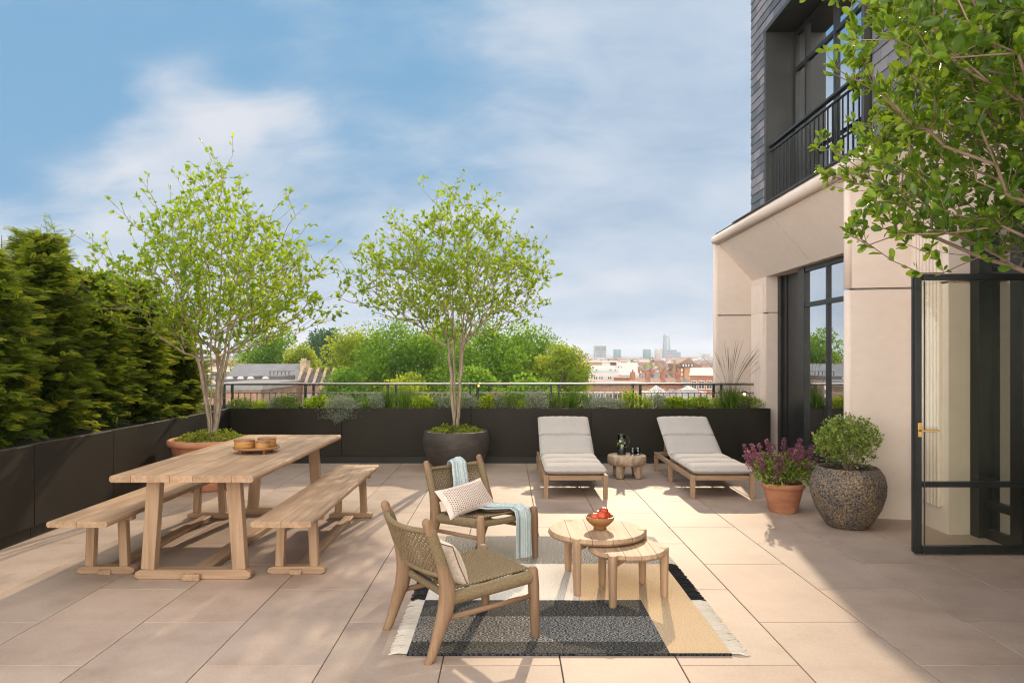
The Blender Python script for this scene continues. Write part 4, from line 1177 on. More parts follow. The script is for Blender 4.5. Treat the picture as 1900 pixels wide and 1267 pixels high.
def moss(x, y, z, r, label, seed):
    rng = np.random.default_rng(seed); n = 2600
    rr = r * np.sqrt(rng.random(n)); a = rng.uniform(0, 2 * PI, n)
    px, py = rr * np.cos(a), rr * np.sin(a)
    lump = .045 * (1 + np.sin(px * 21 + seed) * np.sin(py * 19 + 1)) + .04 * rng.random(n) ** 2 + .012
    P = np.stack([px, py, lump * (1.05 - (rr / r) ** 4)], 1)
    D = np.stack([rng.normal(size=n), rng.normal(size=n), np.abs(rng.normal(size=n)) * .6], 1)
    P2 = P[:500].copy(); P2[:, 2] *= rng.random(500)
    t = thing('ground_cover', label, 'plant', (x, y, z))
    leaves('moss_leaves', P, D, .026 * rng.uniform(.6, 1.5, n), .020, M['moss'], t, LEAF_A, rng=rng)

# potted tree by the table
crockery('tree_pot', 'wide terracotta pot under the left multi-stem tree, behind the dining table', 'plant pot', -3.62, 8.95,
         [(.30, 0), (.31, .02), (.40, .3), (.455, .52), (.462, .53), (.49, .535), (.50, .56), (.495, .60), (.47, .61), (.455, .60), (.44, .55), (0, .54)], M['terracotta'], .555, .43)
moss(-3.62, 8.95, .57, .435, 'yellow green moss filling the terracotta tree pot behind the table', 3)
pot_tree('multi_stem_tree', 'taller airy multi-stem tree in the terracotta pot behind the dining table', -3.60, 8.95, .57, 11,
         [(1.15, .45), (1.42, 1.05), (1.75, 1.34), (2.1, 1.26), (2.45, .98), (2.75, .72), (3.0, .50), (3.22, .28), (3.38, .08)], 2100, 6, .44, M['leaf'], 2.2, L=.058, cc=(.06, -.1), sprigs=90)
# potted tree in the middle
crockery('tree_pot', 'large round charcoal clay pot under the middle multi-stem tree', 'plant pot', -.735, 10.45,
         [(.27, 0), (.29, .012), (.39, .12), (.455, .28), (.472, .40), (.462, .50), (.45, .535), (.448, .55), (.425, .555), (.42, .53), (.43, .45), (0, .44)], M['charcoal'], .50, .425, jit=.004)
moss(-.735, 10.45, .505, .415, 'tufty green moss and small leaves filling the charcoal pot', 5)
pot_tree('multi_stem_tree', 'airy multi-stem tree with light green leaves in the charcoal pot at the centre', -.735, 10.45, .50, 23,
         [(1.40, .40), (1.70, 1.02), (2.05, 1.34), (2.4, 1.30), (2.7, 1.02), (2.98, .76), (3.22, .46), (3.42, .14)], 2000, 5, .36, M['leaf'], 1.9, L=.058, cc=(-.02, -.1), sprigs=100)
# tree at the right, its pot outside the picture
TX, TY = 2.95, 3.05
crockery('tree_pot', 'charcoal pot of the leafy tree standing at the right beside the building', 'plant pot', TX + .1, TY, [(.30, 0), (.42, .25), (.44, .45), (.42, .5), (.40, .5), (.40, .42), (0, .42)], M['charcoal'], .46, .40)
pot_tree('leafy_tree', 'dense leafy tree reaching in from the upper right in front of the building', TX, TY, .46, 31,
         [(1.66, .80), (1.80, 1.20), (2.05, 1.42), (2.5, 1.50), (3.0, 1.32), (3.5, .9), (3.9, .3)], 4000, 6, .22, M['leafnear'], 3.6, L=.049, rthr=.0055, shape=LEAF_B,
         clip=lambda p: p[0] + TX < 3.28, cc=(0, 0), sprigs=0, smooth=True, stemr=.024, sth=(.36, .46))

# ================================================================== evergreen hedge in the left planter
def spray_template(n=7, wl=.30, ww=.075):
    """one flat frond: short needles in two ranks along a drooping axis"""
    V = []
    for i in range(n):
        f = (i + .5) / n; l = wl * (1 - .65 * f) * (.45 + .55 * min(1, f * 4))
        for sg in (1, -1):
            d = np.array([.42, sg * .9, -.10 + .1 * math.sin(i * 2.1)]); d /= np.linalg.norm(d)
            b = np.array([f, 0, -.16 * f * f]); e = b + d * l
            pw = np.array([.9, -sg * .42, 0])
            V += [b - pw * ww * .6, b + (e - b) * .55 - pw * ww, e, b + (e - b) * .55 + pw * ww]
    return np.array(V)
SPR = spray_template()
SPR_F = [(4*i, 4*i+1, 4*i+2, 4*i+3) for i in range(len(SPR) // 4)]
def fronds(t, name, P, D, up, L, mat, rnd, W=1.0):
    D = nrm(D); side = nrm(np.cross(up, D)); nn = np.cross(D, side)
    V = P[:, None, :] + SPR[None, :, 0:1] * (L[:, None, None] * D[:, None]) + SPR[None, :, 1:2] * (W * L[:, None, None] * side[:, None]) + SPR[None, :, 2:3] * (L[:, None, None] * nn[:, None])
    return fast_mesh(name, V, SPR_F, mat, t, rnd)
def conifer(label, x, y, z0, H, Rr, nb, seed, spike=False):
    rng = np.random.default_rng(seed)
    t = thing('evergreen_tree', label, 'conifer', (x, y, z0), group='evergreen trees in the left planter')
    m = MB(); m.tube([(0, 0, -.05), (.01, 0, H * .5), (0, .01, H * .98)], [.035, .022, .004], 8); m.build('trunk', M['darkbark'], t)
    P = []; D = []; U = []; Ls = []; Rn = []; tw = MB()
    def env(z, a): return Rr * (max(0, 1.03 - z / H) ** .62) * (.75 + .25 * min(1, z / (.3 * H))) * (1 + .22 * math.sin(3 * a + z * 4 + seed) + .18 * math.sin(6.5 * z + 2 * a + seed * 2))
    for b in range(nb):
        zz = H * .97 * rng.random() ** .95 + .02; a = rng.uniform(0, 2 * PI); r = env(zz, a) * rng.uniform(.72, 1.22) + .06
        rise = rng.uniform(.15, 1.25) * r; droop = rng.uniform(.02, .26) * r
        n = int(9 + 34 * r); u = np.sort(rng.random(n) ** .62)
        q = rng.normal() * .15
        ax = np.array([math.cos(a + q), math.sin(a + q), 0]); sx_ = np.array([-ax[1], ax[0], 0])
        base = np.array([0, 0, zz - rise * .4]); tone = rng.normal() * .22
        pts = [base + ax * r * f + np.array([0, 0, rise * f * 1.6 - (rise * .6 + droop) * f ** 2.4]) for f in (0, .35, .7, 1)]
        tw.tube(pts, [.006, .004, .003, .0015], 3, cap=False)
        for f in u:
            p = base + ax * r * f + np.array([0, 0, rise * f * 1.6 - (rise * .6 + droop) * f ** 2.4])
            s_ = rng.choice([-1, 1]) * rng.uniform(.15, 1.1)
            P.append(p + rng.normal(size=3) * .012); D.append(ax * (.75 + .3 * f) + sx_ * s_ + np.array([0, 0, .34 - .38 * f * f + rng.normal() * .20]))
            U.append(np.array([0, 0, 1]) + rng.normal(size=3) * .55); Ls.append(.135 * rng.uniform(.55, 1.25) * (1.15 - .45 * f)); Rn.append(min(1, max(0, .10 + .62 * f * f + rng.normal() * .13 + tone)))  # tone rises towards branch tips, painting lit ends against a dark inside
    for k in range(9):         # thin leaders standing out of the top
        a = rng.uniform(0, 6.28); r0 = .32 * rng.random(); zb = H * rng.uniform(.78, .94); hl = rng.uniform(.16, .42)
        bx0 = np.array([r0 * math.cos(a), r0 * math.sin(a), zb]); lean = rng.normal(size=3) * .08
        tw.tube([bx0, bx0 + np.array([0, 0, hl]) + lean], [.005, .0015], 3, cap=False)
        for j in range(int(hl * 75)):
            f = rng.random(); q = rng.uniform(0, 6.28)
            P.append(bx0 + (np.array([0, 0, hl]) + lean) * f); D.append(np.array([math.cos(q), math.sin(q), .55])); U.append(np.array([0, 0, 1]) + rng.normal(size=3) * .3); Ls.append(.15 * (1.05 - .7 * f)); Rn.append(.4 + .5 * rng.random())
    for k in range(1000):      # inner fronds in dark tones, the crown's inner shade put into their colour
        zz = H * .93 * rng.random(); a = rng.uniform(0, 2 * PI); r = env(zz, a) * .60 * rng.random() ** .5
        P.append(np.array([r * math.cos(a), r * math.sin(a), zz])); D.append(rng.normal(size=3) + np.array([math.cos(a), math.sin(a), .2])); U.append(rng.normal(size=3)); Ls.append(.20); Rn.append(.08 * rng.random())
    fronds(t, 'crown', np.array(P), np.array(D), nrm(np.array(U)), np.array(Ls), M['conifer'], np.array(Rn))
    tw.build('branches', M['darkbark'], t, fixn=False)
    return t
hedge = [(-4.72, 10.35, 1.38, .46, 'shorter evergreen at the far end of the left planter, next to the tree stems'),
         (-4.80, 9.40, 1.78, .54, 'evergreen behind the left tree crown, second from the far end of the planter'),
         (-4.84, 8.45, 1.80, .56, 'evergreen with yellow green fronds, third from the far end of the left planter'),
         (-4.86, 7.60, 2.10, .58, 'broad dark evergreen with a rounded top, just left of the airy tree crown'),
         (-4.86, 6.75, 1.78, .54, 'drooping evergreen near the left picture edge'),
         (-4.82, 5.95, 1.88, .54, 'evergreen with arching fronds at the left picture edge'),
         (-4.85, 5.1, 2.3, .55, 'evergreen just beyond the left picture edge'), (-4.85, 4.2, 2.3, .55, 'nearest evergreen of the left planter')]
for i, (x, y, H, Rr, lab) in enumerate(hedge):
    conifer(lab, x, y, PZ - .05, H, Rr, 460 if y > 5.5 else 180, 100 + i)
def young_spruce():
    t = thing('spruce_tip', 'thin pointed spruce top rising above the hedge at the left edge', 'conifer', (-4.98, 7.2, PZ - .05))
    m = MB(); m.tube([(0, 0, 0), (.01, 0, 2.02)], [.03, .003], 7); m.build('trunk', M['darkbark'], t)
    rng = np.random.default_rng(9); P = []; D = []
    for k in range(26):
        z = .75 + 1.22 * k / 26; l = .30 * (1 - (z - .75) / 1.3) + .02
        for j in range(6):
            a = rng.uniform(0, 6.28)
            P.append((0, 0, z)); D.append((math.cos(a), math.sin(a), .25, l))
    P = np.array(P); D4 = np.array(D); n = len(P)
    fronds(t, 'crown', P, D4[:, :3], np.tile([0, 0, 1.0], (n, 1)), D4[:, 3], M['conifer'], rng.random(n) * .5)
young_spruce()

# ================================================================== potted shrubs at the right
def bush_leaves(t, name, n, c, rad, L, mat, rng, W=.55, shape=LEAF_A, shell=.5, inner=None, flat=1.0):
    v = nrm(rng.normal(size=(n, 3))); v[:, 2] = np.where(v[:, 2] < -.55, -v[:, 2], v[:, 2])
    a = np.arctan2(v[:, 1], v[:, 0]); lump = 1 + .10 * np.sin(4 * a + v[:, 2] * 5 + c[0]) + .10 * np.sin(7 * v[:, 2] + 3 * a)
    q = rng.random(n) ** shell * lump
    P = np.array(c) + v * np.array(rad) * q[:, None]
    D = v * .8 + rng.normal(size=(n, 3)) * .55 + np.array([0, 0, .35])
    sz = L * rng.uniform(.6, 1.35, n)
    return leaves(name, P, D, sz, sz * W, mat, t, shape, rng=rng)

def stone_pot():
    t = thing('stone_pot', 'big round pitted lava stone pot beside the stone pier', 'plant pot', (3.215, 6.93, 0))
    m, nt, out = newmat('pitted_glaze'); L = nt.links.new
    tc = nt.nodes.new('ShaderNodeTexCoord')
    vo = nt.nodes.new('ShaderNodeTexVoronoi'); vo.inputs['Scale'].default_value = 34; L(tc.outputs['Object'], vo.inputs[0])
    nz = nt.nodes.new('ShaderNodeTexNoise'); nz.inputs['Scale'].default_value = 4.5; nz.inputs['Detail'].default_value = 8; nz.inputs['Roughness'].default_value = .7; L(tc.outputs['Object'], nz.inputs[0])
    n3 = nt.nodes.new('ShaderNodeTexNoise'); n3.inputs['Scale'].default_value = 62; n3.inputs['Detail'].default_value = 6; n3.inputs['Roughness'].default_value = .7; L(tc.outputs['Object'], n3.inputs[0])
    cA = ramp(nt, [(.32, (.10, .09, .085)), (.46, (.17, .145, .12)), (.60, (.27, .205, .13)), (.75, (.36, .30, .22))], nz.outputs[0])
    cB = ramp(nt, [(.42, (.14, .12, .10)), (.5, (.75, .72, .70)), (.62, (1.45, 1.4, 1.3))], n3.outputs[0])
    mx = nt.nodes.new('ShaderNodeMix'); mx.data_type = 'RGBA'; mx.blend_type = 'MULTIPLY'; mx.inputs[0].default_value = 1; L(cA, mx.inputs[6]); L(cB, mx.inputs[7])
    b = nt.nodes.new('ShaderNodeBsdfPrincipled'); L(mx.outputs[2], b.inputs['Base Color']); b.inputs['Roughness'].default_value = .62
    bp = nt.nodes.new('ShaderNodeBump'); bp.inputs['Strength'].default_value = 1; bp.inputs['Distance'].default_value = .012; L(n3.outputs[0], bp.inputs['Height']); L(bp.outputs[0], b.inputs['Normal']); L(b.outputs[0], out.inputs[0])
    mb = MB(); mb.lathe([(.17, 0), (.185, .008), (.235, .08), (.295, .19), (.332, .31), (.338, .40), (.318, .49), (.275, .555), (.262, .565), (.25, .56), (.262, .52), (.30, .44), (0, .42)], 56, jit=.004)
    mb.build('pot_body', m, t)
    mb = MB(); mb.lathe([(0, .48), (.15, .485), (.285, .475)], 32); mb.build('soil', M['soil'], t)
stone_pot()
def round_shrub():
    t = thing('leafy_shrub', 'rounded small leaved green shrub growing in the pitted stone pot', 'shrub', (3.215, 6.93, .47))
    rng = np.random.default_rng(44)
    stems = []
    tg = []
    for _ in range(900):
        v = nrm(rng.normal(size=(1, 3)))[0]
        if v[2] < -.85: continue
        q = rng.random() ** .4; tg.append(np.array([v[0] * .31 * q, v[1] * .28 * q, (.345 + v[2] * .24 * q) if v[2] > 0 else .345 + v[2] * .26 * q]))
    for k in range(5):
        a = k * 1.256; stems.append([(.01 * math.cos(a), .01 * math.sin(a), -.02)] + [(.09 * f * math.cos(a), .09 * f * math.sin(a), .22 * f) for f in (.3, .6, 1)])
    A, PAR, tips = grow2(stems, tg)
    rad = skeleton(t, A, PAR, .012, .0011, M['twig'], M['twig'], split=.006, name='stems')
    P, D = leaf_points(A, PAR, rad, .0045, 4.6, rng, spread=.025)
    sz = .030 * rng.uniform(.6, 1.3, len(P))
    leaves('foliage', P, D, sz, sz * .62, M['shrub'], t, LEAF_A, rng=rng)
def grow2(stems, tg):
    pos = []; par = []
    for st in stems:
        prev = -1
        for p in st: pos.append(np.array(p, float)); par.append(prev); prev = len(pos) - 1
    A = np.zeros((len(pos) + len(tg) * 4, 3)); A[:len(pos)] = pos; PAR = list(par); n = len(pos); PL = np.zeros(len(A))
    for i in range(n):
        if PAR[i] >= 0: PL[i] = PL[PAR[i]] + np.linalg.norm(A[i] - A[PAR[i]])
    for t in sorted(tg, key=lambda q: np.linalg.norm(q)):
        d = np.linalg.norm(t[None] - A[:n], axis=1); i = int(np.argmin(d + .4 * PL[:n] + .5 * np.maximum(0, A[:n, 2] - t[2])))
        k = max(1, min(3, int(d[i] / .04))); prev = i; p0 = A[i].copy()
        for j in range(1, k + 1):
            A[n] = p0 + (t - p0) * j / k; PAR.append(prev); PL[n] = PL[prev] + d[i] / k; prev = n; n += 1
    return A[:n], np.array(PAR[:n]), None
round_shrub()

crockery('terracotta_pot', 'small plain terracotta pot holding the purple flowers, left of the stone pot', 'plant pot', 2.855, 7.60,
         [(.135, 0), (.14, .006), (.198, .245), (.202, .25), (.214, .252), (.218, .27), (.217, .295), (.208, .306), (.195, .303), (.19, .26), (0, .25)], M['terracotta'], .275, .188)
def spikes(t, stems, rng, mat, name='flower_spikes', dens=46, fl=.016):
    P = []; D = []
    for (b, tip) in stems:
        b = np.array(b); tip = np.array(tip); d = tip - b; l = np.linalg.norm(d); d /= l
        for k in range(int(dens * l / .2)):
            f = rng.random() ** .8; q = rng.normal(size=3); q -= d * q.dot(d); q /= np.linalg.norm(q)
            P.append(b + (tip - b) * f + q * .016 * (1.15 - f)); D.append(q + d * .3)
    P = np.array(P); D = np.array(D); n = len(P)
    return leaves(name, P, D, fl * rng.uniform(.6, 1.4, n), fl * .8, mat, t, LEAF_A, rng=rng)
def purple_plant():
    t = thing('flowering_sage', 'purple flower spikes over bright green leaves in the small terracotta pot', 'flowering plant', (2.855, 7.60, .275))
    rng = np.random.default_rng(5)
    st = []; sm = MB()
    for k in range(36):
        a = rng.uniform(0, 6.28); r = .30 * rng.random() ** .6; h = rng.uniform(.34, .56) * (1 - .25 * (r / .3))
        tip = (1.30 * r * math.cos(a) - .02, r * math.sin(a), h); l = rng.uniform(.14, .26)
        b = np.array(tip) * np.array([.75, .75, 1]) - np.array([0, 0, l]); st.append((b, tip)); sm.tube([(0.25 * tip[0], .25 * tip[1], 0), b, tip], .002, 4, cap=False)
    sm.build('stems', M['twig'], t, fixn=False)
    spikes(t, st, rng, M['purple'], dens=95, fl=.022)
    bush_leaves(t, 'foliage', 3000, (0, 0, .13), (.30, .26, .17), .050, M['shrub'], rng, W=.36)
purple_plant()

# ================================================================== plants in the back planter
def px2x(px, D=11.42): return (px - 942) * D / 1360
GZ = .765
def grass(px, h, n, w, label, seeds=0, seed=1, seedh=0, D0=11.42, group=None):
    rng = np.random.default_rng(seed); x = px2x(px, D0)
    t = thing('ornamental_grass', label, 'grass plant', (x, D0, GZ), group=group)
    P = np.stack([rng.normal(0, w * .35, n), rng.normal(0, w * .3, n), np.zeros(n)], 1)
    D = np.stack([P[:, 0] * 1.2 / max(w, .01) * .25 + rng.normal(0, .16, n), rng.normal(0, .14, n), np.ones(n)], 1)
    T = np.array([(0, .5, 0), (0, -.5, 0), (.45, .4, .0), (.45, -.4, .0), (.8, .25, -.03), (.8, -.25, -.03), (1, 0, -.08)])
    leaves('blades', P, D, h * rng.uniform(.6, 1.05, n), .009, M['grass'], t, (T, [(0, 1, 3, 2), (2, 3, 5, 4), (4, 5, 6)]), rng=rng)
    if seeds:
        m = MB(); hd = MB()
        for k in range(seeds):
            a = rng.uniform(0, 6.28); l = seedh * rng.uniform(.72, 1.05); e = rng.uniform(.05, .55) * (1.5 if rng.random() < .25 else 1); a = a * .5 - .9 if rng.random() < .6 else a
            dx, dy = math.cos(a) * e, math.sin(a) * e * .4
            pts = [(dx * l * f ** 1.8 + .02 * dx, dy * l * f ** 1.8, l * f * (1 - .12 * f * e)) for f in (0, .25, .5, .7, .85, 1)]
            m.tube(pts, [.0018, .0016, .0014, .0012, .001, .0008], 3, cap=False)
            q0 = Vector(pts[3]); q1 = Vector(pts[5]); qm = Vector(pts[4])
            hd.tube([q0, (q0 + qm) / 2, qm, q1], [.001, .0030, .0026, .0008], 4, cap=False)
        m.build('seed_stems', M['straw'], t, fixn=False); hd.build('seed_heads', M['straw'], t, fixn=False)
def mound(px, w, h, mat, label, name, cat, seed, L=.03, n=900, W=.5, D0=11.35, z=0, dy=.26, fl=None, flh=.1, nfl=0, leggy=0):
    if mat is M['shrub']: mat = M['border']
    h = h * .88
    rng = np.random.default_rng(seed); x = px2x(px, D0)
    t = thing(name, label, cat, (x, D0, GZ))
    m = MB()
    for k in range(14):
        a = rng.uniform(0, 6.28); r = rng.random() * .7; m.tube([(0.2 * w * math.cos(a), .1 * math.sin(a), -.02), (w / 2 * r * math.cos(a), dy * .6 * r * math.sin(a), h * rng.uniform(.5, .85) + z)], [.003, .0015], 4, cap=False)
    m.build('stems', M['twig'], t, fixn=False)
    bush_leaves(t, 'foliage', n, (0, 0, h * .45 + z), (w / 2, dy, h * .55), L, mat, rng, W=W, shell=.42)
    if leggy:
        P = []; D = []
        for k in range(leggy):
            bx_, by = rng.normal(0, w * .3), rng.normal(0, .08); hh = h * rng.uniform(1.0, 1.45); ex, ey = rng.normal(0, .06), rng.normal(0, .05)
            for j in range(16):
                f = j / 16; P.append((bx_ + ex * f, by + ey * f, hh * f + z)); D.append((rng.normal(), rng.normal(), .8))
        P = np.array(P); leaves('leafy_shoots', P, np.array(D), L, L * W, mat, t, LEAF_A, rng=rng)
    if nfl:
        st = []
        for k in range(nfl):
            bx_, by = rng.normal(0, w * .28), rng.normal(0, .08); hh = h + flh * rng.uniform(.4, 1)
            st.append(((bx_, by, hh - .16), (bx_ + rng.normal(0, .03), by + rng.normal(0, .03), hh)))
        spikes(t, st, rng, fl, 'flowers', dens=34, fl=.014)
    return t
mound(444, .34, .20, M['shrub'], 'low plant with orange blooms at the left end of the back planter', 'flowering_plant', 'flowering plant', 1, fl=M['orange'], nfl=9, flh=.10)
mound(485, .26, .16, M['leaf'], 'small light green plant right of the orange blooms', 'leafy_plant', 'plant', 2)
mound(531, .46, .25, M['shrub'], 'bushy bright green plant left of the trailing silver plant', 'leafy_plant', 'plant', 3, n=1300, leggy=10)
mound(590, .42, .22, M['leaf'], 'dark green plant with tall violet flower spikes left of the silver plant', 'flowering_plant', 'flowering plant', 4, L=.055, W=.7, n=500, fl=M['purple'], nfl=12, flh=.32)
t_ = mound(633, .52, .34, M['silver'], 'silvery plant spilling over the front edge of the back planter', 'silver_bush', 'shrub', 5, n=2600, L=.026, W=.35, D0=11.16, dy=.22, z=-.06, leggy=12)
rng_ = np.random.default_rng(88)
P_ = np.stack([rng_.normal(0, .12, 900), -.20 - .04 * rng_.random(900), -.16 * rng_.random(900) + .08], 1); P_[:, 2] -= .10 * np.exp(-(P_[:, 0] / .1) ** 2) * rng_.random(900)
leaves('trailing_foliage', P_, rng_.normal(size=(900, 3)) + np.array([0, -.6, -.3]), .026, .009, M['silver'], t_, LEAF_A, rng=rng_)
mound(680, .22, .17, M['shrub'], 'small green plant just right of the trailing silver plant', 'leafy_plant', 'plant', 6, n=500, leggy=8)
grass(720, .40, 120, .10, 'narrow tuft of green grass, left one of the pair beside the charcoal pot tree', seed=7)
grass(750, .42, 140, .12, 'wider tuft of green grass, right one of the pair beside the charcoal pot tree', seed=8)
mound(785, .26, .22, M['leaf'], 'broad leaved green plant between the grass tufts and the tree stems', 'leafy_plant', 'plant', 9, L=.06, W=.7, n=260)
mound(826, .28, .26, M['silver'], 'grey green wispy plant behind the stems of the middle tree', 'silver_bush', 'shrub', 10, n=900, L=.028, leggy=16)
mound(868, .34, .28, M['silver'], 'tall wispy grey green plant right of the middle tree stems', 'silver_bush', 'shrub', 11, n=1200, L=.028, leggy=22)
mound(905, .30, .26, M['leaf'], 'green plant with a few yellow orange blooms above the charcoal pot', 'flowering_plant', 'flowering plant', 12, L=.04, fl=M['orange'], nfl=7, flh=.08, n=600)
mound(948, .40, .30, M['shrub'], 'green upright plant left of the silver bush above the first lounger', 'leafy_plant', 'plant', 13, n=1000, leggy=18)
mound(994, .40, .30, M['silver'], 'dense silver bush above the back of the left lounger', 'silver_bush', 'shrub', 14, n=1500, L=.03, leggy=24, fl=M['pinkf'], nfl=5, flh=.12)
grass(1027, .36, 90, .08, 'thin grass tuft right of the dense silver bush', seed=15)
grass(1060, .38, 150, .14, 'full green grass tuft above the left lounger, left of the grey green mound', seed=16)
mound(1118, .62, .24, M['silver'], 'wide low grey green mound between the two loungers', 'silver_bush', 'shrub', 17, n=2600, L=.026, W=.4, D0=11.25)
mound(1170, .36, .30, M['leaf'], 'thin leaved green plant with yellow tips above the side table', 'leafy_plant', 'plant', 18, n=600, L=.036, leggy=18, fl=M['orange'], nfl=5, flh=.06)
mound(1250, .44, .22, M['leaf'], 'dark green plant with pink flower spikes above the right lounger', 'flowering_plant', 'flowering plant', 19, L=.05, W=.7, n=620, fl=M['pinkf'], nfl=10, flh=.20)
mound(1296, .40, .22, M['leaf'], 'leafy plant with fading pink spikes left of the tall grass', 'flowering_plant', 'flowering plant', 20, L=.05, W=.7, n=520, fl=M['pinkf'], nfl=8, flh=.16)
grass(1354, .40, 260, .18, 'green grass clump with very tall dry seed stems at the right end', seeds=34, seedh=1.12, seed=21)
mound(1400, .24, .22, M['leaf'], 'low green plant at the right end of the planter by the wall', 'leafy_plant', 'plant', 22, n=420)

FILL = [(466, 'shrub', 'thin wispy plant with small leaves between the orange blooms and the bushy green plant'), (510, 'silver', 'pale feathery tuft left of the bushy bright green plant'),
        (700, 'silver', 'small grey feathery plant left of the pair of grass tufts'), (806, 'shrub', 'loose green plant just left of the middle tree stems'),
        (848, 'leaf', 'low green plant directly behind the middle tree stems'), (926, 'silver', 'small pale feathery plant between the yellow blooms and the upright green plant'),
        (968, 'leaf', 'loose leafy plant just left of the dense silver bush'), (1040, 'shrub', 'low leafy plant between the two grass tufts above the left lounger'),
        (1084, 'shrub', 'low leafy plant between the full grass tuft and the grey green mound'), (1148, 'silver', 'feathery plant where the grey green mound meets the yellow tipped plant'),
        (1198, 'leaf', 'thin loose plant right of the yellow tipped plant'), (1222, 'silver', 'small pale plant left of the pink flower spikes'),
        (1274, 'shrub', 'light green plant between the two pink flowered plants'), (1324, 'leaf', 'small leafy plant just left of the tall seed stem grass'), (1378, 'shrub', 'low bright plant right of the tall seed stem grass')]
for i_, (px_, mt_, lb_) in enumerate(FILL):
    mound(px_, .26, .17 + .05 * (i_ % 3), M[mt_], lb_, 'leafy_plant' if mt_ != 'silver' else 'silver_bush', 'plant' if mt_ != 'silver' else 'shrub', 200 + i_, n=420, L=.026 + .006 * (i_ % 3), W=.42, leggy=14, dy=.2, fl=M['pinkf'] if i_ % 4 == 1 else M['purple'], nfl=3 if i_ % 2 else 0, flh=.14)

# small warm lamps in the planter
def lamp(px, D0, z, label, strength):
    m, nt, out = newmat('glowing_bulb'); e = nt.nodes.new('ShaderNodeEmission'); e.inputs[0].default_value = (1, .62, .22, 1); e.inputs[1].default_value = strength; nt.links.new(e.outputs[0], out.inputs[0])
    t = thing('garden_lamp', label, 'lamp', (px2x(px, D0), D0, GZ))
    b = MB(); b.tube([(0, 0, 0), (0, 0, z - .02)], .005, 8); b.build('stake', M['darkmetal'], t)
    b = MB(); b.lathe([(.001, -.020), (.016, -.010), (.018, 0), (.012, .014), (.001, .018)], 12, c=(0, 0, z - .0)); b.build('bulb', m, t)
    b = MB(); b.lathe([(.055, z + .02), (.050, z + .034), (.02, z + .044), (0, z + .046)], 20); b.build('shade', M['brass'] if strength < 5 else M['darkmetal'], t)
lamp(1381, 11.3, .26, 'small lit garden lamp glowing warm at the right end of the planter', 14)
lamp(888, 11.55, .38, 'small copper mushroom lamp above the charcoal pot', 1.2)
# ================================================================== land
G = -22.0
land = pm('land', [(.3, (.05, .055, .035)), (.5, (.11, .10, .085)), (.7, (.16, .14, .12))], ns=.02, detail=8, rough=.95)
m = MB(); n = 40
P = []
for i in range(n + 1):
    P.append([(-3500 + 7000 * i / n, -60 + 7060 * (j / n) ** 1.5, G) for j in range(n + 1)])
m.grid(P); tag(m.build('ground', land, fixn=False), kind='structure')
def hills():
    m = MB(); P = []
    rng = np.random.default_rng(3); k = 120
    for i in range(k + 1):
        x = -3300 + 6600 * i / k
        h = 30 + 10 * math.sin(i * .11 + 1) + 6 * math.sin(i * .37) + 3 * rng.random() + max(0, (i - 60)) * .22
        P.append([(x, 5600, G - 1), (x, 5900, G + h * .75), (x, 6200, G + h), (x, 6700, G - 1)])
    m.grid(P); tag(m.build('hills', pm('far_hills', [(.3, (.05, .07, .045)), (.7, (.12, .12, .10))], ns=.01, rough=1), fixn=False), kind='structure')
hills()

# ================================================================== park trees
def park_tree(label, px, D0, ztop, rx, mat, seed, n=9000, leaf=.34, rz=None, name='park_tree', group=None, weep=0):
    rng = np.random.default_rng(seed); x = (px - 942) * D0 / 1360
    t = thing(name, label, 'tree', (x, D0, G), group=group)
    H = ztop - G; rz = rz or rx * 1.55; cz = H - rz
    m = MB(); m.tube([(0, 0, 0), (.2, 0, H * .3), (0, .2, cz)], [.6, .5, .35], 10)
    for k in range(9):
        a = k * 2.4; e = rng.uniform(.4, .8); m.tube([(0, 0, H * .3 + k * .8), (rx * .4 * math.cos(a), rx * .4 * math.sin(a), cz - rz * .2), (rx * e * math.cos(a), rx * e * math.sin(a), cz + rz * .35)], [.25, .15, .05], 6)
    m.build('trunk', M['darkbark'], t)
    # lumpy crown of many leaf clumps
    lobes = []
    for k in range(60):
        v = nrm(rng.normal(size=(1, 3)))[0]; v[2] = abs(v[2]) * 1.0 if rng.random() < .75 else v[2]
        q = rng.uniform(.50, .84); lobes.append((np.array([v[0] * rx * q, v[1] * rx * q, cz + v[2] * rz * q]), rx * rng.uniform(.20, .42)))
    lobes.append((np.array([0, 0, cz]), rx * .62))
    P = []; D = []; rn = []
    per = int(n * 1.7) // len(lobes)
    for (c, r) in lobes:
        k = per if r < rx * .5 else per * 2
        v = nrm(rng.normal(size=(k, 3))); q = rng.random(k) ** .30
        lump = 1 + .22 * np.sin(v[:, 0] * 5 + c[0]) * np.sin(v[:, 1] * 5 + c[1]) + .12 * np.sin(v[:, 2] * 9 + c[2])
        p = c + v * (r * q * lump)[:, None] * np.array([1, 1, .82])
        P.append(p); D.append(v + rng.normal(size=(k, 3)) * .8 + np.array([0, 0, -weep])); rn.append(np.clip(rng.beta(2, 2.5, k) + rng.normal() * .20, 0, 1))
    P = np.concatenate(P); D = np.concatenate(D); rn = np.concatenate(rn); k = len(P)
    sz = leaf * 1.15 * rng.uniform(.5, 1.3, k)
    leaves('crown', P, D, sz, sz * .62, mat, t, LEAF_C if D0 > 100 else LEAF_A, rn, up_bias=.35, rng=rng)
    return t
park_tree('rounded dark green tree standing behind the long slate roof', 500, 96, 6.6, 5.4, M['plane'], 1, n=9000, leaf=.30)
park_tree('bright yellow green tree at the right of the slate roof chimney', 560, 92, 3.4, 2.3, M['plane_y'], 2, n=4200, leaf=.28)
park_tree('distant blue green tree seen between the near trees', 606, 190, 10.4, 7.2, M['plane_b'], 3, n=6000, leaf=.6)
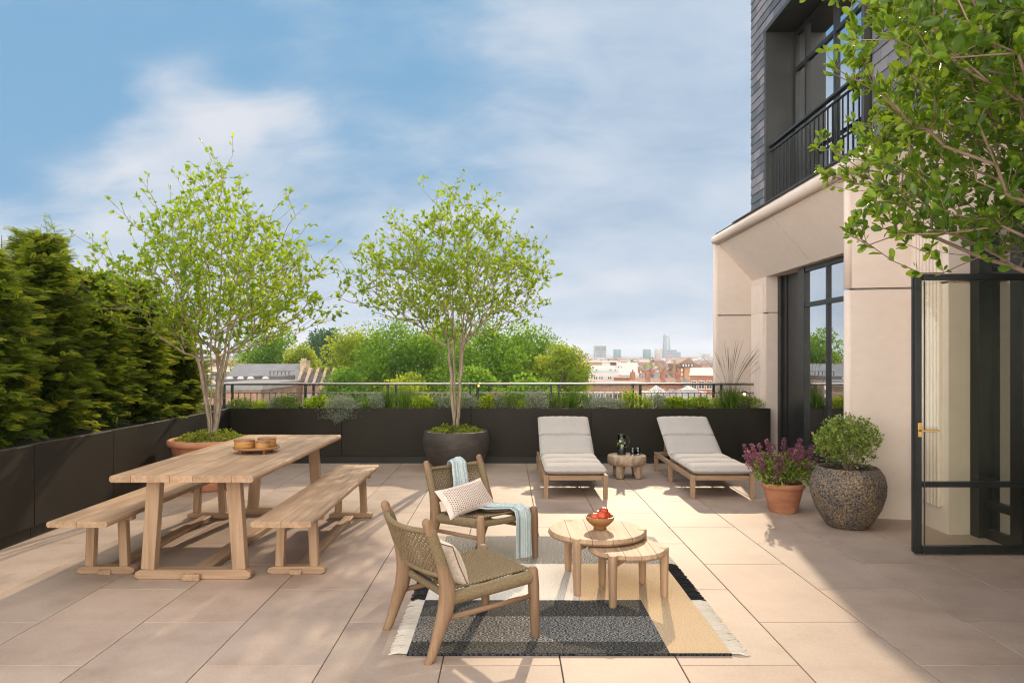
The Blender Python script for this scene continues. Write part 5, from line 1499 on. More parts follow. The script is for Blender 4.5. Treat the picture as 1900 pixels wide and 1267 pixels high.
park_tree('bright green tree right of the bluish far tree', 668, 70, 4.9, 4.3, M['plane_y'], 4, n=8500, leaf=.24)
park_tree('broad green tree behind the left side of the middle potted tree', 742, 66, 5.6, 4.4, M['plane'], 5, n=11000, leaf=.24)
park_tree('tall green tree behind the stems of the middle potted tree', 822, 74, 6.2, 4.8, M['plane'], 6, n=10000, leaf=.24)
park_tree('large full green tree right of the middle potted tree', 905, 62, 5.5, 4.4, M['plane'], 7, n=13000, leaf=.22)
park_tree('green tree with a drooping side right of the large full tree', 975, 66, 5.2, 4.2, M['plane'], 8, n=11000, leaf=.22)
park_tree('yellow tinted tree at the right end of the row of trees', 1038, 60, 3.2, 2.7, M['plane_y'], 9, n=8000, leaf=.20)
park_tree('low green tree in front of the row, behind the left part of the railing', 640, 58, 1.0, 2.2, M['plane'], 10, n=5000, leaf=.22)
park_tree('low green tree behind the middle part of the railing', 760, 54, 1.0, 2.4, M['plane_y'], 11, n=5000, leaf=.22)
park_tree('low dark green tree behind the railing, left of the left lounger', 880, 52, 1.2, 2.4, M['plane'], 12, n=5000, leaf=.22)
park_tree('low green tree behind the railing above the left lounger', 985, 50, .8, 2.2, M['plane'], 13, n=5000, leaf=.22)
# low, wide tree group seen at the far left between hedge and stems
for i, (px, D0, zt, r) in enumerate([(1150, 520, -3, 9), (1170, 560, -2, 8), (1205, 640, -2, 10)]):
    park_tree('small far green tree among the distant roofs', px, D0, zt, r, M['plane'], 30 + i, n=500, leaf=2.2, name='distant_tree', group='far trees among the roofs')

# ================================================================== buildings
def flat(name, c, v=.15, ns=.6, rough=.85): return pm(name, [(.3, tuple(q * (1 - v) for q in c)), (.7, tuple(min(1, q * (1 + v)) for q in c))], ns=ns, rough=rough, detail=6)
C_white = flat('white_render', (.62, .57, .54), .06); C_brick = flat('red_brick', (.34, .15, .09), .25, 2); C_orange = flat('orange_brick', (.46, .24, .13), .2, 2)
C_brown = flat('brown_brick', (.26, .16, .11), .25, 2); C_cream = flat('cream_stucco', (.58, .50, .42), .08); C_yell = flat('stock_brick', (.40, .30, .20), .2, 2)
C_slate = flat('slate_roofing', (.10, .10, .112), .25, 1.5); C_tile = flat('clay_roof_tiles', (.25, .13, .09), .35, 1.5); C_lead = flat('lead_roofing', (.20, .20, .205), .15, 1); C_pale = flat('pale_roofing', (.55, .50, .44), .12, 1)
C_glassd = pm('dark_window', [(.3, (.03, .035, .04)), (.7, (.09, .10, .11))], ns=.3, rough=.15)
C_winw = flat('white_window_frame', (.65, .63, .60), .05)

def house(name, label, px, D0, w, d, ztop, wall, roof, rtype='gable', rh=3, rz=0, windows=(3, 3), chim=1, cat='building', group=None, zw=None, seed=0, wz=1.5):
    x = (px - 942) * D0 / 1360; rs = random.Random(seed * 7 + int(px))
    t = thing(name, label, cat, (x, D0, G), R(rz), group)
    H = ztop - G - (rh if rtype != 'flat' else .4)
    m = MB(); m.box(-w/2, w/2, 0, d, 0, H); m.build('wall', wall, t)
    if rtype == 'gable':      # ridge along x, slope faces the terrace
        m = MB(); m.prism([(-.3, H), (d + .3, H), (d / 2, H + rh)], -w/2 - .2, w/2 + .2, 'x'); r = m.build('roof', roof, t)
    elif rtype == 'front':    # gable end faces the terrace
        m = MB(); m.prism([(-w/2 - .3, H - .1), (w/2 + .3, H - .1), (w/2 + .3, H + .1), (0, H + rh), (-w/2 - .3, H + .1)], -.3, d + .3, 'y'); r = m.build('roof', roof, t)
        m = MB(); m.prism([(-w/2 + .1, H), (w/2 - .1, H), (0, H + rh - .35)], -.34, -.32, 'y'); m.build('gable_wall', wall, t)
    elif rtype == 'hip':
        m = MB(); m.add([(-w/2-.3,-.3,H),(w/2+.3,-.3,H),(w/2+.3,d+.3,H),(-w/2-.3,d+.3,H),(-w/5,d/2,H+rh),(w/5,d/2,H+rh)], [(0,1,5,4),(1,2,5),(2,3,4,5),(3,0,4),(0,3,2,1)]); r = m.build('roof', roof, t)
    else:
        m = MB(); m.box(-w/2 - .15, w/2 + .15, -.15, d + .15, H, H + .4); r = m.build('roof', roof, t)
    nx, nz = windows; first = None
    for i in range(nx):
        for k in range(nz):
            cx = -w/2 + w * (i + .5) / nx; cz = H - 1.9 - k * 3.1
            if first is None:
                m = MB(); m.box(-.5, .5, -.06, .02, -wz/2, wz/2); first = m.build('window', C_glassd, t); o = first
                m = MB(); m.box(-.58, .58, -.09, .01, wz/2, wz/2 + .14); m.box(-.62, .62, -.16, .01, -wz/2 - .16, -wz/2); m.box(-.58, -.5, -.09, .01, -wz/2, wz/2); m.box(.5, .58, -.09, .01, -wz/2, wz/2); m.box(-.03, .03, -.085, .0, -wz/2, wz/2)
                fr = m.build('window_frame', C_winw, first)
            else:
                o = first.copy(); COL.objects.link(o); f2 = fr.copy(); COL.objects.link(f2); f2.parent = o
            o.location = (cx, 0, cz)
    for c in range(chim):
        cx = (-w/2 + .5) if c == 0 else (-w/2 + .5 + (w - 1) * c / max(1, chim - 1))
        m = MB(); m.box(cx - .45, cx + .45, d/2 - .8, d/2 + .8, H, H + rh + 1.3)
        for q in range(3): m.tube([(cx, d/2 - .5 + q * .5, H + rh + 1.3), (cx, d/2 - .5 + q * .5, H + rh + 1.8)], .13, 6)
        m.build('chimney', C_yell if wall is not C_brick else C_brick, r)
    return t

# --- left: the long slate roof with its chimney, terraces below
def Z(py, D0): return 1.6 - (py - 662) * D0 / 1360
def X_(px, D0): return (px - 942) * D0 / 1360
def slate_house():
    D0 = 80.; t = thing('slate_roof_house', 'long weathered grey slate roof with one tan chimney behind the railing at left', 'building', (X_(486, D0), D0, G))
    x0, x1 = X_(415, D0), X_(549, D0)
    m = MB(); m.prism([(D0, Z(704, D0)), (D0 + 8, Z(704, D0)), (D0 + 4, Z(675, D0 + 4))], x0, x1, 'x'); r = m.build('roof', C_lead, t, True)
    m = MB(); m.box(x0 + .1, x1 - .1, D0 + .3, D0 + 7.7, G, Z(704, D0)); m.build('wall', C_brown, t, True)
    m = MB(); a, b = X_(544, D0), X_(556, D0); m.box(a, b, D0 + 2.6, D0 + 4.2, Z(704, D0), Z(671, D0)); m.box(a - .05, b + .05, D0 + 2.55, D0 + 4.25, Z(671, D0), Z(670, D0) + .06)
    c = m.build('chimney', C_yell, r, True)
    for k in range(3):
        m = MB(); m.tube([(a + .15 + k * .2, D0 + 3.2, Z(670, D0)), (a + .15 + k * .2, D0 + 3.2, Z(665, D0))], .08, 8) if False else None
        m = MB(); m.lathe([(.09, 0), (.08, .25), (.10, .3)], 8, c=(a + .12 + k * .21, D0 + 3.0, Z(670, D0))); 
        ob = m.build('chimney_pot', C_cream, t, True)
slate_house()
def flat_roofs():
    D0 = 62.
    t = thing('roof_terrace_block', 'dark flat roofed block with small skylights and low parapets just beyond the railing at left', 'building', (X_(480, D0), D0, G))
    x0, x1 = X_(400, D0), X_(536, D0)
    m = MB(); m.box(x0, x1, D0, D0 + 8, G, Z(708, D0)); m.build('wall', C_brown, t, True)
    m = MB(); m.box(x0, x1, D0 - .2, D0 + .1, Z(708, D0), Z(703, D0)); m.box(x0 + 1, x0 + 2.6, D0 + 1, D0 + 4, Z(708, D0), Z(699, D0)); m.box(x0 + 3.2, x0 + 5.0, D0 + 2, D0 + 6, Z(708, D0), Z(699, D0)); m.build('parapet', C_slate, t, True)
    for k, px in enumerate((420, 440, 459, 487)):
        m = MB(); m.lathe([(.3, 0), (.3, .12), (.2, .25), (0, .3)], 12, c=(X_(px, D0), D0 + .8, Z(705, D0))); m.build('skylight', C_pale, t, True)
    first = None
    for px in (430, 450, 470, 490, 512, 528):
        for py in (718, 735, 752):
            m = MB(); m.box(X_(px, D0) - .3, X_(px, D0) + .3, D0 - .08, D0 + .02, Z(py + 5, D0), Z(py - 4, D0)); m.build('window', C_winw, t, True)
    for k in range(6):
        m = MB(); xa = X_(500 + k * 7, D0 + 6); m.box(xa, xa + .08, D0 + 6, D0 + 6.08, Z(708, D0), Z(691, D0)); m.box(xa, xa + .6, D0 + 6, D0 + 6.05, Z(692, D0), Z(691, D0)); m.build('roof_railing', C_slate, t, True)
flat_roofs()
def stepped_terrace(px0, px1, D0, pyt, n, label, seed):
    t = thing('terraced_houses', label, 'row of houses', (X_((px0 + px1) / 2, D0), D0, G))
    x0, x1 = X_(px0, D0), X_(px1, D0); zt = Z(pyt, D0)
    m = MB(); m.box(x0, x1, D0, D0 + 9, G, zt - 1.0); m.build('wall', C_yell, t, True)
    m = MB(); m.prism([(D0 - .1, zt - 1.0), (D0 + 9, zt - 1.0), (D0 + 4, zt + .1), (D0 + 1.5, zt + .1)], x0, x1, 'x'); r = m.build('roof', C_slate, t, True)
    for k in range(n + 1):
        xa = x0 + (x1 - x0) * k / n
        m = MB(); m.prism([(D0 - .4, zt - 2.3), (D0 + 2.6, zt - 2.3), (D0 + 2.6, zt + .55), (D0 + 1.7, zt + .55), (D0 - .2, zt - .9)], xa - .13, xa + .13, 'x'); m.build('party_wall', C_yell, r, True)
        if k < n:
            for q in range(3):
                xc = xa + (x1 - x0) / n * .5
                m = MB(); m.box(xc - .35, xc + .35, D0 - .08, D0 + .02, zt - 3.4 - q * 2.8, zt - 1.8 - q * 2.8); m.build('window', C_winw, t, True)
stepped_terrace(552, 612, 66, 694, 4, 'terrace of houses with pale stepped party walls left of the park trees', 1)
house('town_house', 'brown house with white windows seen through the railing at the far left', 436, 48, 3.4, 8, Z(712, 48), C_brown, C_lead, 'flat', 0, 0, (2, 4), 0, seed=31, wz=1.4)
house('brick_house', 'small mauve brick house beside the tree stems above the slate roof', 422, 150, 8, 10, Z(668, 150), C_cream, C_tile, 'gable', 1.2, 0, (3, 2), 1, seed=3)
def tower(name, label, px0, px1, pyt, D0, mat, kind='box', group=None, dep=None, base=None, bands=8):
    x0, x1 = X_(px0, D0), X_(px1, D0); w = x1 - x0; zt = Z(pyt, D0); dep = dep or w
    t = thing(name, label, 'tower', ((x0 + x1) / 2, D0, G), group=group); H = zt - G
    m = MB()
    if kind == 'sail':
        m.prism([(-w * .5, 0), (w * .62, 0), (w * .30, H * .93), (-w * .32, H)], 0, dep, 'y')
    elif kind == 'round': m.lathe([(w / 2, 0), (w / 2, H * .985), (w * .42, H), (0, H)], 24, c=(0, w / 2, 0))
    else: m.box(-w/2, w/2, 0, dep, 0, H)
    m.build('wall', mat, t)
    if kind == 'box':
        for k in range(bands):
            za = H * (1 - (k + .75) / (bands * 1.6)); m = MB(); m.box(-w/2 + w*.06, w/2 - w*.06, -.6, .2, za, za + H * .018); m.build('window_band', C_glassd if kind == 'box' else mat, t)
    if kind == 'sail':
        m = MB(); m.prism([(w * .02, H * .05), (w * .16, H * .05), (w * .10, H * .90), (w * .02, H * .90)], -1, .5, 'y'); m.build('facade_slot', C_winw, t)
        m = MB(); m.box(-w * .33, -w * .29, 2, 4, H * .95, H * 1.04); m.build('mast', C_lead, t)
    return t
T_green = flat('green_glass_tower', (.12, .22, .22), .08, .05); T_grey = flat('grey_tower', (.38, .40, .40), .06, .05); T_beige = flat('beige_tower', (.42, .38, .34), .06, .05); T_blue = flat('blue_glass_tower', (.22, .28, .34), .08, .05); T_pink = flat('pink_tower', (.5, .28, .24), .06, .05)
t_ = tower('tower_block', 'wide pale tower with a dark top band, leftmost on the skyline', 1104, 1125, 641, 1700, T_grey)
m = MB(); w_ = X_(1125, 1700) - X_(1104, 1700); Hh = Z(641, 1700) - G
m.box(-w_/2 + 1, w_/2 - 1, -1.2, -.7, Hh * .76, Hh * .96); m.build('dark_top_band', C_lead, t_); 
m = MB(); m.box(-1.6, 1.6, -2, -1.21, 0, Hh); m.build('stair_core', T_blue, t_)
tower('tower_block', 'slim green glass tower right of the pale wide tower', 1139, 1153, 648, 1900, T_green, 'round')
tower('tower_block', 'slim green glass tower left of the beige tower', 1194, 1209, 648, 1800, T_green, 'round')
tower('tower_block', 'rounded beige tower left of the tallest tower', 1216, 1230, 647, 1800, T_beige, 'round')
tower('skyscraper', 'tallest leaning sail shaped glass tower on the skyline', 1231, 1245, 621, 2500, T_blue, 'sail')
tower('office_block', 'wide bluish office block at the foot of the tallest tower', 1233, 1256, 649, 2200, T_blue, bands=6)
tower('office_block', 'small pink block in front of the bluish office block', 1240, 1248, 659, 1600, T_pink, bands=3)
tower('office_block', 'stepped bluish block right of the office block', 1254, 1263, 653, 2300, T_blue, bands=4)
tower('tower_block', 'small pinkish tower beside the yellow tinted tree', 1074, 1082, 649, 1500, T_pink, bands=4)
tower('tower_block', 'small grey tower right of the yellow tinted tree', 1083, 1090, 656, 1700, T_blue, bands=3)
tower('tower_block', 'far blue tower seen beside the left tree stems', 432, 444, 649, 1500, T_blue)

def white_block():
    D0 = 200.; t = thing('white_apartment_building', 'modern white stepped apartment building with a roof terrace right of the park trees', 'building', (X_(1135, D0), D0, G))
    def bx(name, p0, p1, ya, yb, dd, mat, dep=9, par=t):
        m = MB(); m.box(X_(p0, D0), X_(p1, D0), D0 + dd, D0 + dd + dep, Z(yb, D0), Z(ya, D0)); return m.build(name, mat, par, True)
    w = bx('lower_storey', 1078, 1186, 692, 840, 0, C_white)
    bx('middle_storey', 1078, 1150, 683, 692.3, 1.2, C_white); bx('upper_storey', 1080, 1149, 678, 683.5, 2.2, C_white)
    bx('penthouse', 1082, 1119, 672, 678.3, 3, C_yell); bx('penthouse_roof', 1080, 1149, 670, 672, 2.4, C_white); bx('penthouse_wall', 1119, 1135, 672, 678.4, 2.8, C_white); bx('penthouse_side', 1135, 1147, 672, 678.4, 3.6, C_brown)
    bx('right_wing', 1146, 1185, 673, 692.2, 1.4, C_white)
    rt = bx('rooftop_unit', 1157, 1167, 671.5, 673.2, 3, C_slate, 2)
    for px in (1087, 1093, 1108, 1134, 1143): bx('window', px - 1.6, px + 1.6, 686, 690.5, 1.1, C_glassd, .3)
    bx('glass_balustrade', 1085, 1148, 687.5, 691.8, .15, flat('balcony_glass', (.42, .50, .48), .05), .1)
    for px in (1103, 1107, 1113, 1117, 1129, 1133): bx('window', px - 1.0, px + 1.0, 699, 703, -.08, C_glassd, .2)
    for px in (1149, 1154): bx('window', px - .6, px + .6, 679.5, 682.5, 1.3, C_glassd, .2)
    b = bx('brick_pavilion', 1150, 1174, 697, 712, -3, C_yell, 3); bx('pavilion_roof', 1149, 1175, 694.8, 697, -3.3, C_pale, 4)
    for px in (1157, 1169): bx('window', px - 2, px + 2, 699.5, 705, -3.1, C_cream, .2)
white_block()
def gable_block():
    D0 = 250.; t = thing('gabled_brick_building', 'orange brick mansion block with a brown gabled roof near the right wall', 'building', (X_(1278, D0), D0, G))
    def X(p): return X_(p, D0)
    m = MB(); m.box(X(1258), X(1300), D0, D0 + 14, G, Z(681, D0)); m.build('wall', C_orange, t, True)
    m = MB(); m.box(X(1268), X(1284), D0 - 1.5, D0, G, Z(680, D0)); m.build('bay', C_orange, t, True)
    m = MB(); m.prism([(X(1256), Z(675, D0)), (X(1275), Z(664.5, D0)), (X(1303), Z(681, D0)), (X(1256), Z(681, D0))], D0 - 1, D0 + 14, 'y'); r = m.build('roof', C_brown, t, True)
    m = MB(); m.box(X(1262), X(1284), D0 - 2, D0 - 1.05, Z(681, D0), Z(674, D0)); m.build('dormer', C_slate, r, True)
    for px in (1265, 1270, 1275, 1281):
        m = MB(); m.box(X(px - 1.2), X(px + 1.2), D0 - 2.2, D0 - 2.02, Z(680, D0), Z(675.5, D0)); m.build('window', C_pale, t, True)
    for px in (1263, 1279, 1290):
        for py in (686, 694, 703):
            m = MB(); m.box(X(px - 1.6), X(px + 1.6), D0 - 1.72, D0 - 1.52, Z(py + 3, D0), Z(py - 2.5, D0)); m.build('window', C_cream, t, True)
    m = MB(); m.box(X(1254.5), X(1257), D0 + 2, D0 + 4, Z(700, D0), Z(667, D0)); m.build('chimney', C_yell, r, True)
gable_block()
house('corner_house', 'house with a pale cream pitched roof over red brick, against the right wall', 1316, 150, 7.6, 9, Z(682.5, 150), C_brick, C_pale, 'gable', 1.6, -18, (5, 2), 0, seed=5)
house('dark_gable_house', 'narrow house with a dark pointed gable left of the orange brick block', 1249, 260, 7.5, 12, Z(682, 260), C_yell, C_slate, 'front', 2.6, 0, (2, 3), 1, seed=6)
house('low_brick_terrace', 'long low red brick range left of the dark gabled house', 1206, 205, 13, 12, Z(694, 205), C_brick, C_slate, 'gable', 1.4, 4, (7, 2), 4, seed=7)
house('low_brick_terrace', 'long red brick range just above the top rail at right', 1222, 160, 11, 10, Z(702, 160), C_brick, C_tile, 'gable', 1.3, -3, (6, 2), 4, seed=8)
house('brick_mansion_block', 'red brick block with many small windows below the rail between the loungers', 1130, 120, 12.5, 12, Z(711, 120), C_brown, C_tile, 'flat', 0, 0, (9, 3), 0, seed=9, wz=1.2)
house('brick_house', 'brick house with a hipped tile roof below the rail above the right lounger', 1290, 95, 9, 9, Z(726, 95), C_cream, C_lead, 'hip', 1.6, 8, (4, 3), 0, seed=10)
def glass_roofs():
    for (px0, px1, pyt, pyb, D0, lab) in ((1205, 1235, 716, 727, 110, 'left pyramid shaped glass roof just below the top rail'), (1262, 1300, 717, 727, 104, 'right pyramid shaped glass roof just below the top rail')):
        t = thing('glass_roof', lab, 'roof lantern', (X_((px0 + px1) / 2, D0), D0, Z(pyb, D0)))
        w = X_(px1, D0) - X_(px0, D0); h = Z(pyt, D0) - Z(pyb, D0)
        m = MB(); m.add([(-w/2,0,0),(w/2,0,0),(w/2,w,0),(-w/2,w,0),(0,w/2,h)], [(0,1,4),(1,2,4),(2,3,4),(3,0,4),(0,3,2,1)]); m.build('glazing', flat('green_roof_glass', (.34, .42, .38), .08), t)
        m = MB()
        for a, b in (((-w/2,0,0),(0,w/2,h)), ((w/2,0,0),(0,w/2,h)), ((-w/2,0,0),(w/2,0,0)), ((-w/4,w/4,h/2),(w/4,w/4,h/2)), ((0,0,0),(0,w/2,h))): m.bar(a, b, .12, .12)
        m.build('glazing_bars', C_winw, t)
        m = MB(); m.box(-w * .8, w * .8, -.3, w * 1.4, G - Z(pyb, D0), -.02); m.build('base_block', C_cream, t)
glass_roofs()
# middle distance streets of houses, each its own
mats_w = [C_brick, C_orange, C_brown, C_cream, C_yell, C_white, C_yell, C_brick]; mats_r = [C_slate, C_tile, C_lead, C_tile, C_pale]
words_w = ['red brick', 'orange brick', 'brown brick', 'cream', 'tan brick', 'white', 'tan brick', 'red brick']; words_r = ['slate', 'clay tile', 'grey lead', 'clay tile', 'pale']
protos = {}
rs = random.Random(12)
cnt = 0
def add_row(D0, plo, phi, step, zt):
    global cnt
    px = plo
    while px < phi:
        i = rs.randrange(8); k = rs.randrange(5); ty = rs.choice(['gable', 'gable', 'front', 'hip', 'flat']); key = (i, k, ty)
        w = step * D0 / 1360 * 1.02; lab = f'distant {words_w[i]} house with a {words_r[k]} {"gable facing front" if ty == "front" else ty} roof in the middle distance'
        if key not in protos:
            protos[key] = house('town_house', lab, px, D0, 9, 9, 0, mats_w[i], mats_r[k], ty, 2.6 if ty != 'flat' else .4, rs.uniform(-12, 12), (3, 1), 1 if ty != 'flat' else 0, group=f'distant {words_w[i]} houses with {words_r[k]} {ty} roofs', seed=cnt); o = protos[key]
        else: o = dup(protos[key])
        s = w / 9; hz = zt + rs.uniform(-2.2, 1.6)
        o.location = (X_(px, D0), D0 + rs.uniform(-6, 6), hz); o.scale = (s, 1.0, 1.0)
        o.location.z = hz - (0 - G)
        o.rotation_euler = (0, 0, R(rs.uniform(-14, 14))); cnt += 1
        px += step * rs.uniform(.9, 1.25)
for D0, step, zt in ((230, 42, -7.5), (300, 33, -7.5), (370, 26, -7), (450, 22, -7), (540, 20, -7), (640, 17, -7), (760, 15, -6.5)):
    add_row(D0, 1092 if D0 > 260 else 1190, 1345, step, zt)
for D0, step, zt in ((120, 60, -7), (165, 48, -7)): add_row(D0, 415, 620, step, zt)
for D0, step, zt in ((190, 30, -4.6), (170, 34, -5.2), (145, 40, -6.0)): add_row(D0, 1150, 1345, step, zt)
for D0, step, zt in ((130, 62, -9.5), (175, 50, -9)): add_row(D0, 1080, 1340, step, zt)

# far off city, one mass
def far_city():
    rng = np.random.default_rng(77); n = 6500
    D0 = 820 * (5500 / 820) ** rng.random(n); px = rng.uniform(-100, 2000, n)
    x = (px - 942) * D0 / 1360
    w = rng.uniform(7, 20, n); d = rng.uniform(8, 20, n); h = rng.uniform(9, 19, n) + (rng.random(n) < .03) * (D0 > 2200) * rng.uniform(5, 22, n)
    rh = rng.uniform(0, 4, n) * (rng.random(n) < .7)
    T = np.array([(-.5,0,0),(.5,0,0),(.5,1,0),(-.5,1,0),(-.5,0,1),(.5,0,1),(.5,1,1),(-.5,1,1)])
    V = np.zeros((n, 10, 3)); V[:, :8] = T[None] * np.stack([w, d, h], 1)[:, None]
    V[:, 8] = np.stack([-w / 2, d / 2, h + rh], 1); V[:, 9] = np.stack([w / 2, d / 2, h + rh], 1)
    an = rng.uniform(-.5, .5, n); c, s = np.cos(an), np.sin(an); X = V[:, :, 0].copy(); Y = V[:, :, 1].copy()
    V[:, :, 0] = X * c[:, None] - Y * s[:, None] + x[:, None]; V[:, :, 1] = X * s[:, None] + Y * c[:, None] + D0[:, None]; V[:, :, 2] += G
    m, nt, out = newmat('far_city_walls'); at = nt.nodes.new('ShaderNodeAttribute'); at.attribute_name = 'rnd'
    c_ = ramp(nt, [(0, (.22, .11, .07)), (.2, (.36, .22, .15)), (.4, (.20, .17, .15)), (.55, (.5, .45, .40)), (.7, (.30, .20, .15)), (.85, (.62, .58, .54)), (1, (.14, .14, .15))], at.outputs['Fac'])
    b = nt.nodes.new('ShaderNodeBsdfPrincipled'); nt.links.new(c_, b.inputs['Base Color']); b.inputs['Roughness'].default_value = .9; nt.links.new(b.outputs[0], out.inputs[0])
    o = fast_mesh('distant_city', V, [(0,1,5,4),(1,2,6,9,5),(2,3,7,6),(3,0,4,8,7),(4,5,9,8),(6,7,8,9)], m, None, rng.random(n))
    tag(o, 'far off city of small pale and brown roofs fading towards the horizon', 'city', kind='stuff')
    # wooded strips far off
    k = 2600; D1 = rng.uniform(900, 5400, k); P = np.stack([(rng.uniform(-100, 2000, k) - 942) * D1 / 1360, D1, np.full(k, G + 6.0)], 1)
    P = np.repeat(P, 7, 0) + rng.normal(size=(k * 7, 3)) * np.array([7, 7, 4.5])
    o = leaves('distant_woods', P, rng.normal(size=(k * 7, 3)), 9, 7, M['plane_b'], None, LEAF_C, rng=rng)
    tag(o, 'far off tree belts scattered through the distant city', 'trees', kind='stuff')
far_city()
# ================================================================== haze
def haze():
    m, nt, out = newmat('haze_air'); v = nt.nodes.new('ShaderNodeVolumePrincipled')
    v.inputs['Color'].default_value = (.80, .88, 1.0, 1); v.inputs['Density'].default_value = .00020; v.inputs['Anisotropy'].default_value = .2
    nt.links.new(v.outputs[0], out.inputs['Volume'])
    b = MB(); b.box(-3560, 3560, -70, 7100, G - 3, 104)
    tag(b.build('haze', m), 'thin bluish air haze over the whole city and terrace', 'haze', kind='stuff')
if USE_HAZE: haze()

# ================================================================== sun
AZ = math.atan(.165); EL = R(24)
sd = Vector((math.sin(AZ) * math.cos(EL), math.cos(AZ) * math.cos(EL), math.sin(EL)))
ld = bpy.data.lights.new('sun', 'SUN'); ld.energy = SUN_E; ld.angle = R(.8); ld.color = (1.0, .80, .56)
lo = bpy.data.objects.new('sun', ld); COL.objects.link(lo); lo.location = (3, 0, 20)
lo.rotation_euler = (-sd).to_track_quat('-Z', 'Y').to_euler()

# ================================================================== sky
W = bpy.data.worlds.new('World'); S.world = W; W.use_nodes = True
nt = W.node_tree; nt.nodes.clear(); L = nt.links.new
def nd(t, **k):
    n = nt.nodes.new(t)
    for a, b in k.items(): setattr(n, a, b)
    return n
def mth(op, a, b=None, clamp=False):
    n = nd('ShaderNodeMath', operation=op, use_clamp=clamp)
    for i, q in enumerate((a, b)):
        if q is None: continue
        if isinstance(q, (int, float)): n.inputs[i].default_value = q
        else: L(q, n.inputs[i])
    return n.outputs[0]
sky = nd('ShaderNodeTexSky'); sky.sky_type = 'NISHITA'; sky.sun_disc = False; sky.sun_elevation = EL; sky.sun_rotation = AZ
sky.altitude = 50; sky.air_density = 1.0; sky.dust_density = .6; sky.ozone_density = 1.5
tc = nd('ShaderNodeTexCoord'); sx = nd('ShaderNodeSeparateXYZ'); L(tc.outputs['Generated'], sx.inputs[0])
X, Y, Zc = sx.outputs
# cloud layer coordinates: the direction projected on a high flat sheet
zp = mth('ADD', mth('ABSOLUTE', Zc), .42)
cu = mth('DIVIDE', X, zp); cv = mth('DIVIDE', Y, zp)
cmb = nd('ShaderNodeCombineXYZ'); L(cu, cmb.inputs[0]); L(cv, cmb.inputs[1])
rotm = nd('ShaderNodeMapping'); rotm.inputs['Rotation'].default_value = (0, 0, R(28)); rotm.inputs['Scale'].default_value = (.7, 1.15, 1); rotm.inputs['Location'].default_value = (3.1, 1.7, 0); L(cmb.outputs[0], rotm.inputs[0])
n1 = nd('ShaderNodeTexNoise'); n1.inputs['Scale'].default_value = 1.5; n1.inputs['Detail'].default_value = 8; n1.inputs['Roughness'].default_value = .50; n1.inputs['Distortion'].default_value = .35; L(rotm.outputs[0], n1.inputs[0])
n2 = nd('ShaderNodeTexNoise'); n2.inputs['Scale'].default_value = 3.4; n2.inputs['Detail'].default_value = 7; n2.inputs['Roughness'].default_value = .5; L(rotm.outputs[0], n2.inputs[0])
def dirv(px, py):
    return Vector(((px - 942) / 1360, 1, (662 - py) / 1360)).normalized()
def lobe(px, py, r0, r1):
    """1 inside r0 degrees of a sky direction, fading to 0 at r1"""
    d = dirv(px, py)
    dp = nd('ShaderNodeVectorMath', operation='DOT_PRODUCT'); dp.inputs[1].default_value = d
    nv = nd('ShaderNodeVectorMath', operation='NORMALIZE'); L(tc.outputs['Generated'], nv.inputs[0]); L(nv.outputs[0], dp.inputs[0])
    mr = nd('ShaderNodeMapRange', interpolation_type='SMOOTHSTEP'); mr.inputs[1].default_value = math.cos(R(r1)); mr.inputs[2].default_value = math.cos(R(r0))
    L(dp.outputs[1], mr.inputs[0]); return mr.outputs[0]
# coverage: noise, plus the broad banks of the day
n3 = nd('ShaderNodeTexNoise'); n3.inputs['Scale'].default_value = 9; n3.inputs['Detail'].default_value = 9; n3.inputs['Roughness'].default_value = .58; n3.inputs['Distortion'].default_value = .5; L(rotm.outputs[0], n3.inputs[0])
cov = mth('ADD', mth('MULTIPLY', n1.outputs[0], NZ[0]), mth('ADD', mth('MULTIPLY', mth('SUBTRACT', n2.outputs[0], .5), NZ[1]), mth('MULTIPLY', mth('SUBTRACT', n3.outputs[0], .5), NZ[2])))
cov = mth('ADD', cov, mth('MULTIPLY', mth('LESS_THAN', Y, .1), .12))
for (px, py, r0, r1, k) in SKY_LOBES: cov = mth('ADD', cov, mth('MULTIPLY', lobe(px, py, r0, r1), k))
hz = nd('ShaderNodeMapRange', interpolation_type='SMOOTHSTEP'); hz.inputs[1].default_value = .30; hz.inputs[2].default_value = .02; L(Zc, hz.inputs[0])
cov = mth('ADD', cov, mth('MULTIPLY', hz.outputs[0], .34))
mask = nd('ShaderNodeMapRange', interpolation_type='SMOOTHSTEP'); mask.inputs[1].default_value = MASKR[0]; mask.inputs[2].default_value = MASKR[1]; mask.inputs[4].default_value = .95; L(cov, mask.inputs[0])
# cloud brightness
cr = nd('ShaderNodeValToRGB'); e = cr.color_ramp.elements
for (p, c), el in zip(CLOUD_RAMP[:2], e): el.position = p; el.color = (*c, 1)
for p, c in CLOUD_RAMP[2:]:
    q = e.new(p); q.color = (*c, 1)
dn = mth('ADD', mth('ADD', mth('MULTIPLY', n2.outputs[0], .62), mth('MULTIPLY', n3.outputs[0], .22)), mth('MULTIPLY', hz.outputs[0], .06))
for (px, py, r0, r1, k) in TONE_LOBES: dn = mth('ADD', dn, mth('MULTIPLY', lobe(px, py, r0, r1), k))
dn = mth('ADD', dn, mth('MULTIPLY', lobe(1167, 48, 2, 50), .0))
L(dn, cr.inputs[0])
b1 = nd('ShaderNodeBackground'); b2 = nd('ShaderNodeBackground')
tintn = nd('ShaderNodeMix', data_type='RGBA', blend_type='MULTIPLY'); tintn.inputs[0].default_value = 1; tintn.inputs[7].default_value = SKY_TINT; L(sky.outputs[0], tintn.inputs[6])
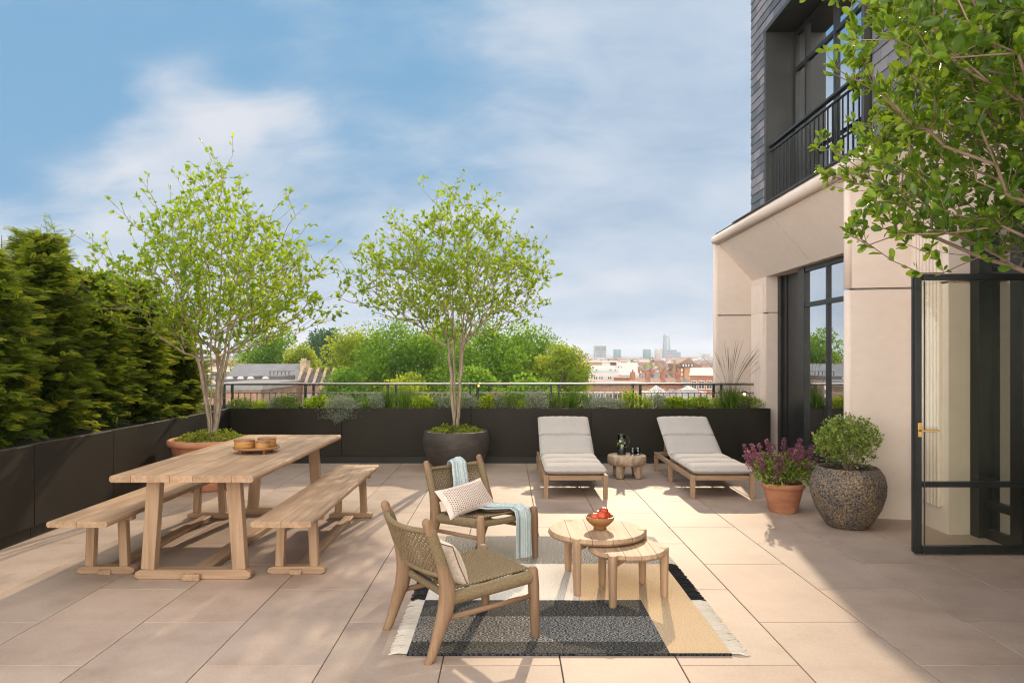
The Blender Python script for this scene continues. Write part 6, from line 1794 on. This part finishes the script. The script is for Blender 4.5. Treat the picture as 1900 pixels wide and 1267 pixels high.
capn = nd('ShaderNodeMix', data_type='RGBA', blend_type='DARKEN'); capn.inputs[0].default_value = 1; L(tintn.outputs[2], capn.inputs[6]); capn.inputs[7].default_value = (*[q / SKY_STR for q in SKY_CAP], 1)
L(capn.outputs[2], b1.inputs[0]); b1.inputs[1].default_value = SKY_STR
L(cr.outputs[0], b2.inputs[0])
# unseen cloud overhead and behind the camera, whitened and brightened as added fill light
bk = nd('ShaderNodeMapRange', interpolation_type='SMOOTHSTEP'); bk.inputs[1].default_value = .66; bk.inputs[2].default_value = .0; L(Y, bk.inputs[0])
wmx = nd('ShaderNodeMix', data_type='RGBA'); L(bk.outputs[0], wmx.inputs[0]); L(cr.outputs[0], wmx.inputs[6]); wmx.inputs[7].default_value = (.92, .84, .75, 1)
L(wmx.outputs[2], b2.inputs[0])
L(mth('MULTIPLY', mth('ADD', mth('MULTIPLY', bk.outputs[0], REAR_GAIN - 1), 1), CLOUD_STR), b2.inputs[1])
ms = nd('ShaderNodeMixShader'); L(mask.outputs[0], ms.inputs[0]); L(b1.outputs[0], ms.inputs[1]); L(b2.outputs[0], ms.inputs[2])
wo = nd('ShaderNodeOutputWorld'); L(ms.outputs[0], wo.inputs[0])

# ================================================================== camera and output
cd = bpy.data.cameras.new('camera'); co = bpy.data.objects.new('camera', cd); COL.objects.link(co)
co.location = (0, 0, 1.6); co.rotation_euler = (R(90), 0, 0)
cd.sensor_width = 36; cd.lens = 1360 / 1900 * 36; cd.shift_x = 8 / 1900; cd.shift_y = 28.5 / 1900
cd.clip_start = .05; cd.clip_end = 20000
S.camera = co
S.render.engine = 'CYCLES'
S.view_settings.view_transform = 'Standard'; S.view_settings.look = 'None'; S.view_settings.exposure = EXPO; S.view_settings.gamma = 1
c = S.cycles
c.use_denoising = True
try: c.denoiser = 'OPENIMAGEDENOISE'
except Exception: pass
c.max_bounces = 7; c.diffuse_bounces = 3; c.glossy_bounces = 3; c.transmission_bounces = 5; c.transparent_max_bounces = 10; c.volume_bounces = 0
c.caustics_reflective = False; c.caustics_refractive = False
c.sample_clamp_indirect = 6
c.use_adaptive_sampling = True
c.filter_width = 1.15
bpy.context.view_layer.update()
